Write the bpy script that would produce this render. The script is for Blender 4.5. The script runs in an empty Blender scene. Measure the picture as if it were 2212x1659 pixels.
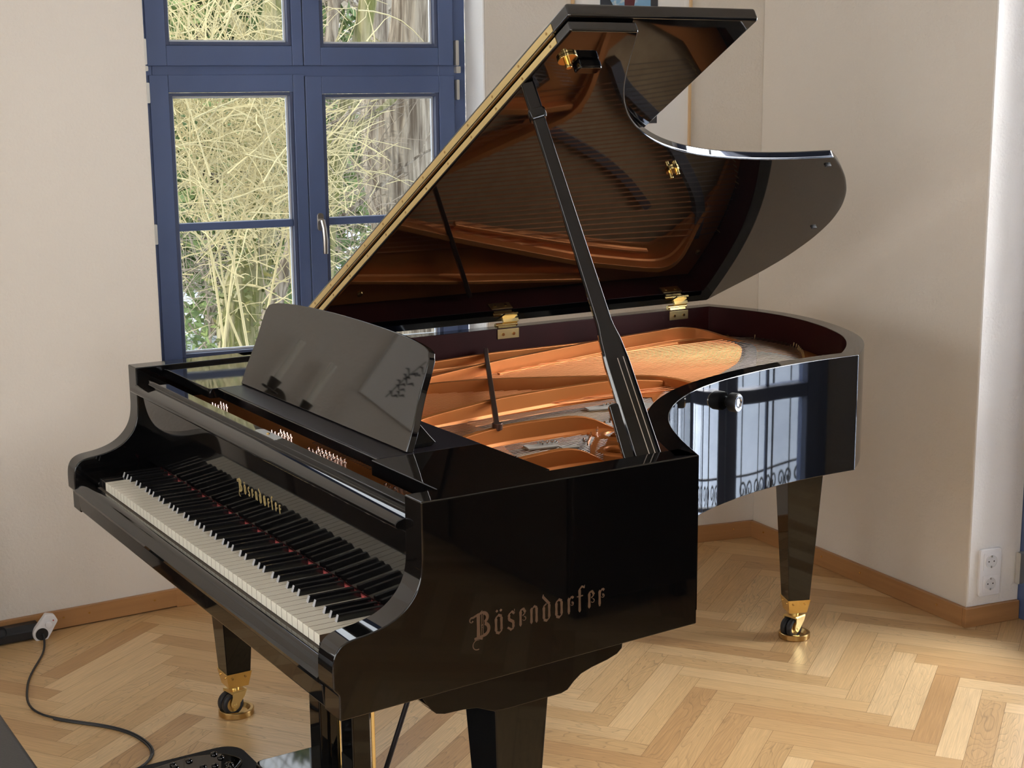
import bpy, bmesh, math, random
from mathutils import Vector, Matrix
random.seed(7)
scene = bpy.context.scene
COL = scene.collection
PI = math.pi

# ------------------------------------------------------------------ materials
def new_mat(name):
    m = bpy.data.materials.new(name); m.use_nodes = True
    nt = m.node_tree; b = nt.nodes['Principled BSDF']
    return m, nt, b

def mat(name, col, rough=0.5, metal=0.0, ior=1.5, bump=None, coat=0.0, spec=None, var=None):
    m, nt, b = new_mat(name)
    b.inputs['Base Color'].default_value = (*col, 1)
    b.inputs['Roughness'].default_value = rough
    b.inputs['Metallic'].default_value = metal
    b.inputs['IOR'].default_value = ior
    if coat:
        b.inputs['Coat Weight'].default_value = coat; b.inputs['Coat Roughness'].default_value = 0.03
    if spec is not None: b.inputs['Specular IOR Level'].default_value = spec
    tc = nt.nodes.new('ShaderNodeTexCoord')
    if bump:
        sc, st, dist = bump
        n = nt.nodes.new('ShaderNodeTexNoise'); n.inputs['Scale'].default_value = sc; n.inputs['Detail'].default_value = 6
        bp = nt.nodes.new('ShaderNodeBump'); bp.inputs['Strength'].default_value = st; bp.inputs['Distance'].default_value = dist
        nt.links.new(tc.outputs['Object'], n.inputs['Vector']); nt.links.new(n.outputs['Fac'], bp.inputs['Height'])
        nt.links.new(bp.outputs['Normal'], b.inputs['Normal'])
    if var:
        sc, c2 = var
        n = nt.nodes.new('ShaderNodeTexNoise'); n.inputs['Scale'].default_value = sc; n.inputs['Detail'].default_value = 5
        mx = nt.nodes.new('ShaderNodeMix'); mx.data_type = 'RGBA'
        mx.inputs[6].default_value = (*col, 1); mx.inputs[7].default_value = (*c2, 1)
        nt.links.new(tc.outputs['Object'], n.inputs['Vector'])
        rp = nt.nodes.new('ShaderNodeMapRange'); rp.inputs[1].default_value = .35; rp.inputs[2].default_value = .65
        nt.links.new(n.outputs['Fac'], rp.inputs[0]); nt.links.new(rp.outputs[0], mx.inputs[0])
        nt.links.new(mx.outputs[2], b.inputs['Base Color'])
    return m

def plaster(name, col, col2):
    m, nt, b = new_mat(name)
    b.inputs['Roughness'].default_value = 0.85; b.inputs['Specular IOR Level'].default_value = 0.2
    tc = nt.nodes.new('ShaderNodeTexCoord')
    n1 = nt.nodes.new('ShaderNodeTexNoise'); n1.inputs['Scale'].default_value = 1.3; n1.inputs['Detail'].default_value = 3
    mx = nt.nodes.new('ShaderNodeMix'); mx.data_type = 'RGBA'
    mx.inputs[6].default_value = (*col, 1); mx.inputs[7].default_value = (*col2, 1)
    n2 = nt.nodes.new('ShaderNodeTexNoise'); n2.inputs['Scale'].default_value = 130; n2.inputs['Detail'].default_value = 4; n2.inputs['Roughness'].default_value = .6
    n3 = nt.nodes.new('ShaderNodeTexNoise'); n3.inputs['Scale'].default_value = 14; n3.inputs['Detail'].default_value = 4
    v = nt.nodes.new('ShaderNodeTexVoronoi'); v.inputs['Scale'].default_value = 95
    ad = nt.nodes.new('ShaderNodeMath'); ad.operation = 'MULTIPLY_ADD'; ad.inputs[1].default_value = 1.5
    ad2 = nt.nodes.new('ShaderNodeMath'); ad2.operation = 'MULTIPLY_ADD'; ad2.inputs[1].default_value = -.35
    bp = nt.nodes.new('ShaderNodeBump'); bp.inputs['Strength'].default_value = .38; bp.inputs['Distance'].default_value = .004
    for n in (n1, n2, n3, v): nt.links.new(tc.outputs['Object'], n.inputs['Vector'])
    nt.links.new(n1.outputs['Fac'], mx.inputs[0]); nt.links.new(mx.outputs[2], b.inputs['Base Color'])
    nt.links.new(n3.outputs['Fac'], ad.inputs[0]); nt.links.new(n2.outputs['Fac'], ad.inputs[2])
    nt.links.new(v.outputs['Distance'], ad2.inputs[0]); nt.links.new(ad.outputs[0], ad2.inputs[2])
    nt.links.new(ad2.outputs[0], bp.inputs['Height']); nt.links.new(bp.outputs['Normal'], b.inputs['Normal'])
    return m

def wood_grain(name, c1, c2, axis_scale=(4, 60, 60), rough=.4):
    m, nt, b = new_mat(name)
    b.inputs['Roughness'].default_value = rough
    tc = nt.nodes.new('ShaderNodeTexCoord'); mp = nt.nodes.new('ShaderNodeMapping')
    mp.inputs['Scale'].default_value = axis_scale
    n = nt.nodes.new('ShaderNodeTexNoise'); n.inputs['Scale'].default_value = 1; n.inputs['Detail'].default_value = 6
    mx = nt.nodes.new('ShaderNodeMix'); mx.data_type = 'RGBA'
    mx.inputs[6].default_value = (*c1, 1); mx.inputs[7].default_value = (*c2, 1)
    nt.links.new(tc.outputs['Object'], mp.inputs[0]); nt.links.new(mp.outputs[0], n.inputs['Vector'])
    nt.links.new(n.outputs['Fac'], mx.inputs[0]); nt.links.new(mx.outputs[2], b.inputs['Base Color'])
    return m

def parquet_mat():
    m, nt, b = new_mat('oak_parquet')
    L = nt.links.new; N = nt.nodes.new
    uv = N('ShaderNodeUVMap'); uv.uv_map = 'grain'
    rn = N('ShaderNodeUVMap'); rn.uv_map = 'rnd'
    sp = N('ShaderNodeSeparateXYZ'); L(rn.outputs[0], sp.inputs[0])
    # fine fibres along the plank
    mp = N('ShaderNodeMapping'); mp.inputs['Scale'].default_value = (9, 260, 1); L(uv.outputs[0], mp.inputs[0])
    fib = N('ShaderNodeTexNoise'); fib.inputs['Scale'].default_value = 1; fib.inputs['Detail'].default_value = 4; L(mp.outputs[0], fib.inputs['Vector'])
    # cathedral rings: low frequency field cut into bands
    mp2 = N('ShaderNodeMapping'); mp2.inputs['Scale'].default_value = (3.2, 17, 1); L(uv.outputs[0], mp2.inputs[0])
    fld = N('ShaderNodeTexNoise'); fld.inputs['Scale'].default_value = 1; fld.inputs['Detail'].default_value = 1.5; fld.inputs['Distortion'].default_value = .4; L(mp2.outputs[0], fld.inputs['Vector'])
    mu = N('ShaderNodeMath'); mu.operation = 'MULTIPLY'; mu.inputs[1].default_value = 16; L(fld.outputs['Fac'], mu.inputs[0])
    fr = N('ShaderNodeMath'); fr.operation = 'FRACT'; L(mu.outputs[0], fr.inputs[0])
    cr = N('ShaderNodeValToRGB'); e = cr.color_ramp.elements
    e[0].position = 0; e[0].color = (.0, .0, .0, 1); e[1].position = .10; e[1].color = (.75, .75, .75, 1)
    e2 = cr.color_ramp.elements.new(.45); e2.color = (.9, .9, .9, 1)
    e3 = cr.color_ramp.elements.new(.92); e3.color = (1, 1, 1, 1)
    e4 = cr.color_ramp.elements.new(1.0); e4.color = (.25, .25, .25, 1)
    L(fr.outputs[0], cr.inputs[0])
    # plank tone
    tone = N('ShaderNodeValToRGB'); t = tone.color_ramp.elements
    t[0].position = 0; t[0].color = (.50, .29, .125, 1); t[1].position = 1; t[1].color = (.74, .52, .28, 1)
    q = tone.color_ramp.elements.new(.5); q.color = (.63, .41, .195, 1)
    L(sp.outputs[0], tone.inputs[0])
    m1 = N('ShaderNodeMix'); m1.data_type = 'RGBA'; m1.blend_type = 'MULTIPLY'
    rk = N('ShaderNodeMath'); rk.operation = 'MULTIPLY'; rk.inputs[1].default_value = .42; L(sp.outputs[1], rk.inputs[0])
    L(rk.outputs[0], m1.inputs[0]); L(tone.outputs[0], m1.inputs[6]); L(cr.outputs[0], m1.inputs[7])
    fr2 = N('ShaderNodeMapRange'); fr2.inputs[1].default_value = .3; fr2.inputs[2].default_value = .7; fr2.inputs[3].default_value = .82; fr2.inputs[4].default_value = 1.08
    L(fib.outputs['Fac'], fr2.inputs[0])
    m2 = N('ShaderNodeVectorMath'); m2.operation = 'SCALE'; L(m1.outputs[2], m2.inputs[0]); L(fr2.outputs[0], m2.inputs['Scale'])
    L(m2.outputs[0], b.inputs['Base Color'])
    b.inputs['Roughness'].default_value = .33
    b.inputs['Specular IOR Level'].default_value = .45
    bp = N('ShaderNodeBump'); bp.inputs['Strength'].default_value = .12; bp.inputs['Distance'].default_value = .0006
    L(fib.outputs['Fac'], bp.inputs['Height']); L(bp.outputs[0], b.inputs['Normal'])
    return m

def bark(name, c1, c2):
    m, nt, b = new_mat(name); b.inputs['Roughness'].default_value = .9
    tc = nt.nodes.new('ShaderNodeTexCoord'); mp = nt.nodes.new('ShaderNodeMapping'); mp.inputs['Scale'].default_value = (24, 24, 2.2)
    n = nt.nodes.new('ShaderNodeTexNoise'); n.inputs['Scale'].default_value = 1; n.inputs['Detail'].default_value = 5; n.inputs['Distortion'].default_value = .6
    cr = nt.nodes.new('ShaderNodeValToRGB'); e = cr.color_ramp.elements; e[0].position = .38; e[0].color = (*c1, 1); e[1].position = .60; e[1].color = (*c2, 1)
    bp = nt.nodes.new('ShaderNodeBump'); bp.inputs['Strength'].default_value = 1; bp.inputs['Distance'].default_value = .05
    nt.links.new(tc.outputs['Object'], mp.inputs[0]); nt.links.new(mp.outputs[0], n.inputs['Vector']); nt.links.new(n.outputs['Fac'], cr.inputs[0]); nt.links.new(cr.outputs[0], b.inputs['Base Color'])
    nt.links.new(n.outputs['Fac'], bp.inputs['Height']); nt.links.new(bp.outputs[0], b.inputs['Normal'])
    return m

M = {}
M['lacquer'] = mat('black_piano_lacquer', (.003, .003, .0033), .035, ior=1.5)
M['lacquer_hi'] = mat('black_polyester_gloss', (.003, .003, .0033), .03, ior=1.8)
M['lacquer_side'] = mat('black_piano_lacquer_outer', (.003, .003, .0033), .03, ior=1.62)
M['satin'] = mat('satin_black', (.010, .008, .011), .38, spec=.22)
M['burgundy'] = mat('dark_red_rim_veneer', (.040, .008, .008), .42, var=(8, (.027, .006, .006)), spec=.2)
M['plate'] = mat('bronze_painted_iron', (.60, .205, .05), .36, metal=.5, bump=(900, .10, .0004))
M['brass'] = mat('polished_brass', (.83, .60, .24), .16, metal=1)
M['brass_soft'] = mat('brushed_brass', (.80, .63, .30), .3, metal=1)
M['bronze'] = mat('aged_brass', (.50, .33, .13), .3, metal=1)
M['letter'] = mat('inlaid_brass_letters', (.85, .66, .30), .35, metal=.7)
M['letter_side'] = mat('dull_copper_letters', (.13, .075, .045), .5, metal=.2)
M['copper'] = mat('copper_string_winding', (.62, .25, .10), .35, metal=.85)
M['steel'] = mat('steel_wire', (.26, .22, .19), .4, metal=1)
M['chrome'] = mat('chromed_steel', (.8, .8, .8), .08, metal=1)
M['ivory'] = mat('white_key_plastic', (.74, .71, .60), .18)
M['ebony'] = mat('black_key_plastic', (.007, .007, .008), .16, ior=1.6)
M['key_wood'] = mat('key_side_wood', (.09, .055, .03), .8)
M['key_front'] = mat('grey_key_front_glint', (.34, .34, .35), .35)  # bright reflection on the sharp-key fronts put into the colour
M['felt'] = mat('red_felt', (.42, .07, .07), .9, bump=(400, .5, .001))
M['white_felt'] = mat('white_felt', (.38, .35, .31), .9)
M['board'] = mat('spruce_soundboard', (.52, .36, .20), .4, var=(30, (.46, .30, .16)))
M['bridge'] = mat('beech_bridge', (.12, .11, .12), .4)
M['rubber'] = mat('black_rubber', (.012, .012, .014), .5)
M['wall'] = plaster('cream_plaster', (.74, .69, .615), (.715, .665, .59))
M['wall_white'] = plaster('white_plaster', (.86, .85, .82), (.82, .80, .77))
M['ceil'] = mat('ceiling_paint', (.80, .77, .72), .9)
M['parquet'] = parquet_mat()
M['gap'] = mat('floor_joint', (.10, .05, .02), .8)
M['oak'] = wood_grain('oak_baseboard', (.34, .165, .062), (.46, .24, .095), (3, 3, 70))
M['blue'] = mat('blue_window_paint', (.095, .137, .275), .38, var=(3, (.085, .125, .255)))
M['blue_dark'] = mat('blue_rebate_paint', (.065, .085, .16), .5)
M['bead'] = mat('pale_glazing_spacer', (.72, .76, .80), .4)
M['alu'] = mat('satin_aluminium', (.55, .52, .48), .28, metal=1)
M['hinge'] = mat('silver_hinge', (.66, .64, .58), .35, metal=.8)
M['plastic'] = mat('white_plastic', (.82, .82, .83), .3)
M['socket_dark'] = mat('socket_well_shade', (.68, .68, .69), .4)  # white plastic, the shading of the well put into its colour
M['blackplastic'] = mat('black_plastic', (.012, .013, .015), .4)
M['leather'] = mat('black_leather', (.018, .018, .020), .38, bump=(220, .25, .001))
M['carpet'] = mat('black_carpet', (.012, .012, .013), .95, bump=(500, .8, .002))
M['snow'] = mat('snow', (.62, .66, .72), .8, bump=(3, .5, .1), var=(1.2, (.50, .54, .60)))
M['hill'] = mat('leaf_litter', (.20, .17, .12), .9, bump=(5, 1, .2), var=(.7, (.33, .31, .29)))
M['bark'] = bark('rough_bark', (.085, .062, .04), (.27, .23, .175))
M['moss'] = bark('mossy_bark', (.10, .105, .025), (.25, .22, .12))
M['twig'] = mat('pale_twigs', (.42, .36, .19), .8)
M['twig2'] = mat('brown_twigs', (.22, .18, .13), .8)
M['leaf'] = mat('evergreen_needles', (.085, .13, .045), .8, var=(2, (.19, .25, .08)))
M['ivy'] = mat('ivy_leaves', (.06, .10, .025), .6, var=(4, (.20, .17, .05)))
M['frame_wood'] = mat('pale_oak_frame', (.62, .42, .22), .45)
M['mount'] = mat('white_picture_mount', (.80, .79, .76), .8)
M['darkwood'] = wood_grain('dark_walnut', (.020, .012, .008), (.035, .02, .012), (3, 3, 40), .3)
M['fabric'] = mat('charcoal_fabric', (.02, .022, .022), .9, bump=(300, .4, .002))
M['candle'] = mat('candle_sleeve', (.80, .76, .66), .5)
M['paper'] = mat('white_paper', (.80, .78, .74), .9)
M['ink'] = mat('black_ink', (.015, .015, .015), .8)
M['iron'] = mat('wrought_iron', (.012, .014, .02), .5)

def glass_mat():
    m = bpy.data.materials.new('window_glass'); m.use_nodes = True
    nt = m.node_tree; nt.nodes.clear()
    o = nt.nodes.new('ShaderNodeOutputMaterial'); t = nt.nodes.new('ShaderNodeBsdfTransparent')
    g = nt.nodes.new('ShaderNodeBsdfGlossy'); g.inputs['Roughness'].default_value = 0
    f = nt.nodes.new('ShaderNodeFresnel'); f.inputs['IOR'].default_value = 1.35
    x = nt.nodes.new('ShaderNodeMixShader')
    nt.links.new(f.outputs[0], x.inputs[0]); nt.links.new(t.outputs[0], x.inputs[1]); nt.links.new(g.outputs[0], x.inputs[2])
    nt.links.new(x.outputs[0], o.inputs[0])
    return m
M['glass'] = glass_mat()
M['glass_tint'] = glass_mat(); M['glass_tint'].name = 'outdoor_dimming_glass'  # tint added to dim the bright outdoors behind the main window
for n_ in M['glass_tint'].node_tree.nodes:
    if n_.type == 'BSDF_TRANSPARENT': n_.inputs[0].default_value = (.62, .62, .61, 1)
    if n_.type == 'FRESNEL': n_.inputs[0].default_value = 1.12

# ------------------------------------------------------------------ helpers
def link(o, parent=None):
    COL.objects.link(o)
    if parent: o.parent = parent
    return o

def tag(o, label=None, cat=None, group=None, kind=None):
    if label: o['label'] = label
    if cat: o['category'] = cat
    if group: o['group'] = group
    if kind: o['kind'] = kind
    return o

def empty(name, loc=(0, 0, 0), rz=0.0, parent=None):
    o = bpy.data.objects.new(name, None); o.location = loc; o.rotation_euler = (0, 0, rz); o.empty_display_size = .1
    return link(o, parent)

def obj(name, bm, m, parent=None, bevel=0, seg=2, smooth=35, mats=None):
    me = bpy.data.meshes.new(name)
    bmesh.ops.recalc_face_normals(bm, faces=bm.faces)
    bm.to_mesh(me); bm.free()
    for mm in (mats or [m]): me.materials.append(M[mm] if isinstance(mm, str) else mm)
    me.polygons.foreach_set('use_smooth', [True] * len(me.polygons))
    me.set_sharp_from_angle(angle=math.radians(smooth))
    o = bpy.data.objects.new(name, me)
    if bevel:
        b = o.modifiers.new('bevel', 'BEVEL'); b.width = bevel; b.segments = seg; b.limit_method = 'ANGLE'
        b.angle_limit = math.radians(32); b.harden_normals = True
    return link(o, parent)

def B(): return bmesh.new()

def box(bm, x0, x1, y0, y1, z0, z1, mi=0):
    v = [bm.verts.new(p) for p in ((x0, y0, z0), (x1, y0, z0), (x1, y1, z0), (x0, y1, z0), (x0, y0, z1), (x1, y0, z1), (x1, y1, z1), (x0, y1, z1))]
    for f in ((0, 3, 2, 1), (4, 5, 6, 7), (0, 1, 5, 4), (1, 2, 6, 5), (2, 3, 7, 6), (3, 0, 4, 7)):
        fc = bm.faces.new([v[i] for i in f]); fc.material_index = mi
    return bm

def prism(bm, pts, a, b, f=lambda p, t: (p[0], p[1], t), mi=0):
    """closed outline pts (2D) swept from a to b; f maps (point, t) to 3D"""
    A = [bm.verts.new(f(p, a)) for p in pts]; C = [bm.verts.new(f(p, b)) for p in pts]
    n = len(pts)
    F = [bm.faces.new(A[::-1]), bm.faces.new(C)]
    for i in range(n):
        F.append(bm.faces.new((A[i], A[(i + 1) % n], C[(i + 1) % n], C[i])))
    for q in F: q.material_index = mi
    return bm

XYP = lambda p, t: (t, p[0], p[1])      # outline in (y,z), swept along x

def frame_of(d, up=(0, 0, 1)):
    d = Vector(d).normalized(); s = d.cross(Vector(up))
    if s.length < 1e-4: s = d.cross(Vector((0, 1, 0)))
    s.normalize(); return d, s, s.cross(d).normalized()

def tube(bm, pts, r, n=8, cap=True, mi=0):
    pts = [Vector(p) for p in pts]; rs = r if isinstance(r, (list, tuple)) else [r] * len(pts)
    rings = []; up = Vector((0, 0, 1)); prev = None
    for i, p in enumerate(pts):
        d = (pts[min(i + 1, len(pts) - 1)] - pts[max(i - 1, 0)])
        if d.length < 1e-9: d = Vector((0, 0, 1))
        d.normalize()
        if prev is None:
            s = d.cross(up)
            if s.length < .05: s = d.cross(Vector((0, 1, 0)))
        else:
            s = prev - d * prev.dot(d)
        s.normalize(); prev = s; t = s.cross(d)
        rings.append([bm.verts.new(p + (s * math.cos(2 * PI * k / n) + t * math.sin(2 * PI * k / n)) * rs[i]) for k in range(n)])
    for i in range(len(rings) - 1):
        for k in range(n):
            f = bm.faces.new((rings[i][k], rings[i][(k + 1) % n], rings[i + 1][(k + 1) % n], rings[i + 1][k])); f.material_index = mi
    if cap:
        bm.faces.new(rings[0]).material_index = mi; bm.faces.new(rings[-1][::-1]).material_index = mi
    return bm

def lathe(bm, prof, n=24, c=(0, 0, 0), axis='z', mi=0):
    """prof: list of (r, h); closes on axis when r==0"""
    def pt(r, h, a):
        x, y = r * math.cos(a), r * math.sin(a)
        if axis == 'z': p = (x, y, h)
        elif axis == 'x': p = (h, x, y)
        else: p = (x, h, y)
        return (p[0] + c[0], p[1] + c[1], p[2] + c[2])
    rings = [[bm.verts.new(pt(r, h, 2 * PI * k / n)) for k in range(n)] if r > 1e-7 else [bm.verts.new(pt(0, h, 0))] for r, h in prof]
    for i in range(len(rings) - 1):
        a, b = rings[i], rings[i + 1]
        for k in range(n):
            k2 = (k + 1) % n
            if len(a) == 1 and len(b) == 1: continue
            if len(a) == 1: f = bm.faces.new((a[0], b[k2], b[k]))
            elif len(b) == 1: f = bm.faces.new((a[k], a[k2], b[0]))
            else: f = bm.faces.new((a[k], a[k2], b[k2], b[k]))
            f.material_index = mi
    return bm

def bar(bm, p, q, w, h, up=(0, 0, 1), mi=0, w2=None, h2=None):
    d, s, u = frame_of(Vector(q) - Vector(p), up); w2 = w2 or w; h2 = h2 or h
    vs = []
    for c, ww, hh in ((Vector(p), w, h), (Vector(q), w2, h2)):
        for a, b_ in ((-1, -1), (1, -1), (1, 1), (-1, 1)): vs.append(bm.verts.new(c + s * a * ww / 2 + u * b_ * hh / 2))
    for f in ((0, 1, 2, 3), (7, 6, 5, 4), (0, 4, 5, 1), (1, 5, 6, 2), (2, 6, 7, 3), (3, 7, 4, 0)):
        bm.faces.new([vs[i] for i in f]).material_index = mi
    return bm

def resample(pts, step, closed=False, it=40):
    P = [Vector(p) for p in pts]; out = []
    for i in range(len(P) - 1):
        n = max(1, int((P[i + 1] - P[i]).length / step))
        for k in range(n): out.append(P[i].lerp(P[i + 1], k / n))
    out.append(P[-1])
    for _ in range(it):
        q = out[:]
        for i in range(1, len(out) - 1): q[i] = (out[i - 1] + out[i] * 2 + out[i + 1]) / 4
        out = q
    return out

def offset(pts, d):
    out = []
    for i, p in enumerate(pts):
        t = (pts[min(i + 1, len(pts) - 1)] - pts[max(i - 1, 0)]).normalized()
        out.append(p + Vector((-t.y, t.x)) * d)
    return out

def holes_mesh(outer, holes, z0, z1, bev=0.0):
    """flat plate with holes, as a mesh datablock made from a filled curve"""
    cu = bpy.data.curves.new('tmp', 'CURVE'); cu.dimensions = '2D'; cu.fill_mode = 'BOTH'
    cu.extrude = (z1 - z0) / 2 - bev; cu.bevel_depth = bev; cu.bevel_resolution = 2; cu.offset = -bev
    for ring in [outer] + holes:
        s = cu.splines.new('POLY'); s.points.add(len(ring) - 1)
        for i, p in enumerate(ring): s.points[i].co = (p[0], p[1], 0, 1)
        s.use_cyclic_u = True
    o = bpy.data.objects.new('tmp', cu); COL.objects.link(o)
    bpy.context.view_layer.update()
    dg = bpy.context.evaluated_depsgraph_get()
    me = bpy.data.meshes.new_from_object(o.evaluated_get(dg)); bpy.data.objects.remove(o)
    bm = bmesh.new(); bm.from_mesh(me)
    bmesh.ops.remove_doubles(bm, verts=bm.verts, dist=1e-5)
    for v in bm.verts: v.co.z += (z0 + z1) / 2
    return bm

def inst(o, parent=None, loc=None, rz=None, name=None):
    c = o.copy(); COL.objects.link(c)
    if parent is not None: c.parent = parent
    if loc is not None: c.location = loc
    if rz is not None: c.rotation_euler = (0, 0, rz)
    return c

def rrect(x0, x1, y0, y1, r, n=5):
    pts = []
    for cx, cy, a in ((x1 - r, y0 + r, -PI / 2), (x1 - r, y1 - r, 0), (x0 + r, y1 - r, PI / 2), (x0 + r, y0 + r, PI)):
        for k in range(n + 1):
            t = a + PI / 2 * k / n; pts.append((cx + r * math.cos(t), cy + r * math.sin(t)))
    return pts

# ------------------------------------------------------------------ camera
cam = bpy.data.cameras.new('camera'); camo = bpy.data.objects.new('camera', cam); COL.objects.link(camo)
cam.sensor_width = 36; cam.lens = 52.08; cam.clip_start = .05; cam.clip_end = 400
yaw, pitch, roll = 1.0152, 0.1936, -0.0096
F = Vector((-math.sin(yaw) * math.cos(pitch), math.cos(yaw) * math.cos(pitch), -math.sin(pitch)))
R0 = Vector((math.cos(yaw), math.sin(yaw), 0)); U0 = R0.cross(F)
R = R0 * math.cos(roll) + U0 * math.sin(roll); U = -R0 * math.sin(roll) + U0 * math.cos(roll)
camo.matrix_world = Matrix(((R.x, U.x, -F.x, 2.862), (R.y, U.y, -F.y, -.9884), (R.z, U.z, -F.z, 1.6193), (0, 0, 0, 1)))
scene.camera = camo

# ------------------------------------------------------------------ room shell
WP = Vector((-1.85, .5)); WD = Vector((math.sin(math.radians(9)), math.cos(math.radians(9)))); WN = Vector((WD.y, -WD.x))   # WN points into the room
def W(s, d=0.0): p = WP + WD * s + WN * d; return (p.x, p.y)
ZC = 3.0
WS0, WS1, WZ0, WZ1 = -.01, 1.165, .70, 2.62
b = B()
def wallp(pts, z0, z1): prism(b, pts, z0, z1)
def wob(a, c, z0, z1, n, amp, seed):      # hand plastered arris, slightly wavy
    pass
wallp([(-1.605, -1.5), (-1.605, .495), W(WS0), (-2.0, .5), (-2.0, -1.5)], 0, ZC)
wallp([(-1.605, -4), (-1.605, -2.5), (-2.0, -2.5), (-2.0, -4)], 0, ZC)
wallp([(-1.605, -2.5), (-1.605, -1.5), (-2.0, -1.5), (-2.0, -2.5)], 0, .72)
wallp([(-1.605, -2.5), (-1.605, -1.5), (-2.0, -1.5), (-2.0, -2.5)], 2.65, ZC)
wallp([(-1.605, .495), (-1.41, 1.57), W(WS1), W(WS0)], 0, WZ0)
wallp([(-1.605, .495), (-1.41, 1.57), W(WS1), W(WS0)], WZ1, ZC)
wallp([(-1.41, 1.57), (-1.166, 2.556), (-1.20, 2.78), W(1.6, -.05), W(WS1)], 0, ZC)
o = obj('wall_left', b, 'wall', bevel=.006, seg=3); tag(o, kind='structure')
# white plaster reveal facing of the window niche
b = B(); e1 = Vector((-1.41, 1.57)); e2 = Vector(W(WS1)); dn = (e2 - e1).normalized(); nn = Vector((dn.y, -dn.x))
if nn.y > 0: nn = -nn
prism(b, [tuple(e1 + nn * .0), tuple(e1 + nn * .004 + dn * .004), tuple(e2 + nn * .004), tuple(e2)], WZ0, WZ1)
o = obj('trim_1', b, 'wall_white'); tag(o, kind='structure')
RD = Vector((-.081 + 1.166, 2.47 - 2.556)).normalized()
def RW(x): return (x, 2.556 + (x + 1.166) * RD.y / RD.x)
def DW(x): return (x, 2.658 - (x + .047) * .079)
b = B()
prism(b, [(-1.166, 2.556), (-.081, 2.47), (-.047, 2.658), (-.04, 2.80), (-1.20, 2.90)], 0, ZC)
prism(b, [RW(1.17), RW(5.0), (5.0, 2.70), (1.15, 2.70), DW(1.15)], 0, ZC)
prism(b, [RW(-.08), RW(1.17), DW(1.15), DW(-.047)], 2.45, ZC)
o = obj('wall_far', b, 'wall', bevel=.006, seg=3); tag(o, kind='structure')
b = B()   # white reveal beside the garden door
v1, v2 = Vector((-.081, 2.47)), Vector((-.047, 2.658)); n2 = Vector(((v2 - v1).y, -(v2 - v1).x)).normalized()
prism(b, [tuple(v1 + n2 * .0005), tuple(v1 + n2 * .004 + (v2 - v1).normalized() * .003), tuple(v2 + n2 * .004), tuple(v2)], .062, 2.45)
o = obj('trim_2', b, 'wall_white'); tag(o, kind='structure')
# right wall with two added openings, back wall
def wall_open(name, y0, y1, x, th, ops):
    bb = B(); cur = y0
    for (a, c, z0, z1) in ops:
        box(bb, x, x + th, cur, a, 0, ZC); box(bb, x, x + th, a, c, 0, z0); box(bb, x, x + th, a, c, z1, ZC); cur = c
    box(bb, x, x + th, cur, y1, 0, ZC)
    bmesh.ops.remove_doubles(bb, verts=bb.verts, dist=1e-5)
    oo = obj(name, bb, 'wall'); tag(oo, kind='structure'); return oo
ADDED_RWIN = [(-3.5, -2.5, .8, 2.5), (-1.2, -.2, .8, 2.5)]  # unseen windows added to light the room from the right
wall_open('wall_right', -4, 2.2, 4.7, .3, ADDED_RWIN)
b = B(); cur = -2.0
for x0_ in (-.25, 1.95):
    box(b, cur, x0_, -4.25, -4, 0, ZC); box(b, x0_, x0_ + 1.3, -4.25, -4, 0, .8); box(b, x0_, x0_ + 1.3, -4.25, -4, 2.5, ZC); cur = x0_ + 1.3
box(b, cur, 5.0, -4.25, -4, 0, ZC); tag(obj('wall_back', b, 'wall'), kind='structure')
b = B(); box(b, -6, 9, -7.6, -7.2, -.5, 6.5); tag(obj('wall_sun_block', b, 'wall'), kind='structure')  # unseen wall added to keep the sun out of the back windows
b = B(); box(b, -2.2, 5.2, -4.3, 2.95, ZC, ZC + .2); tag(obj('ceiling', b, 'ceil'), kind='structure')

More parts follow.
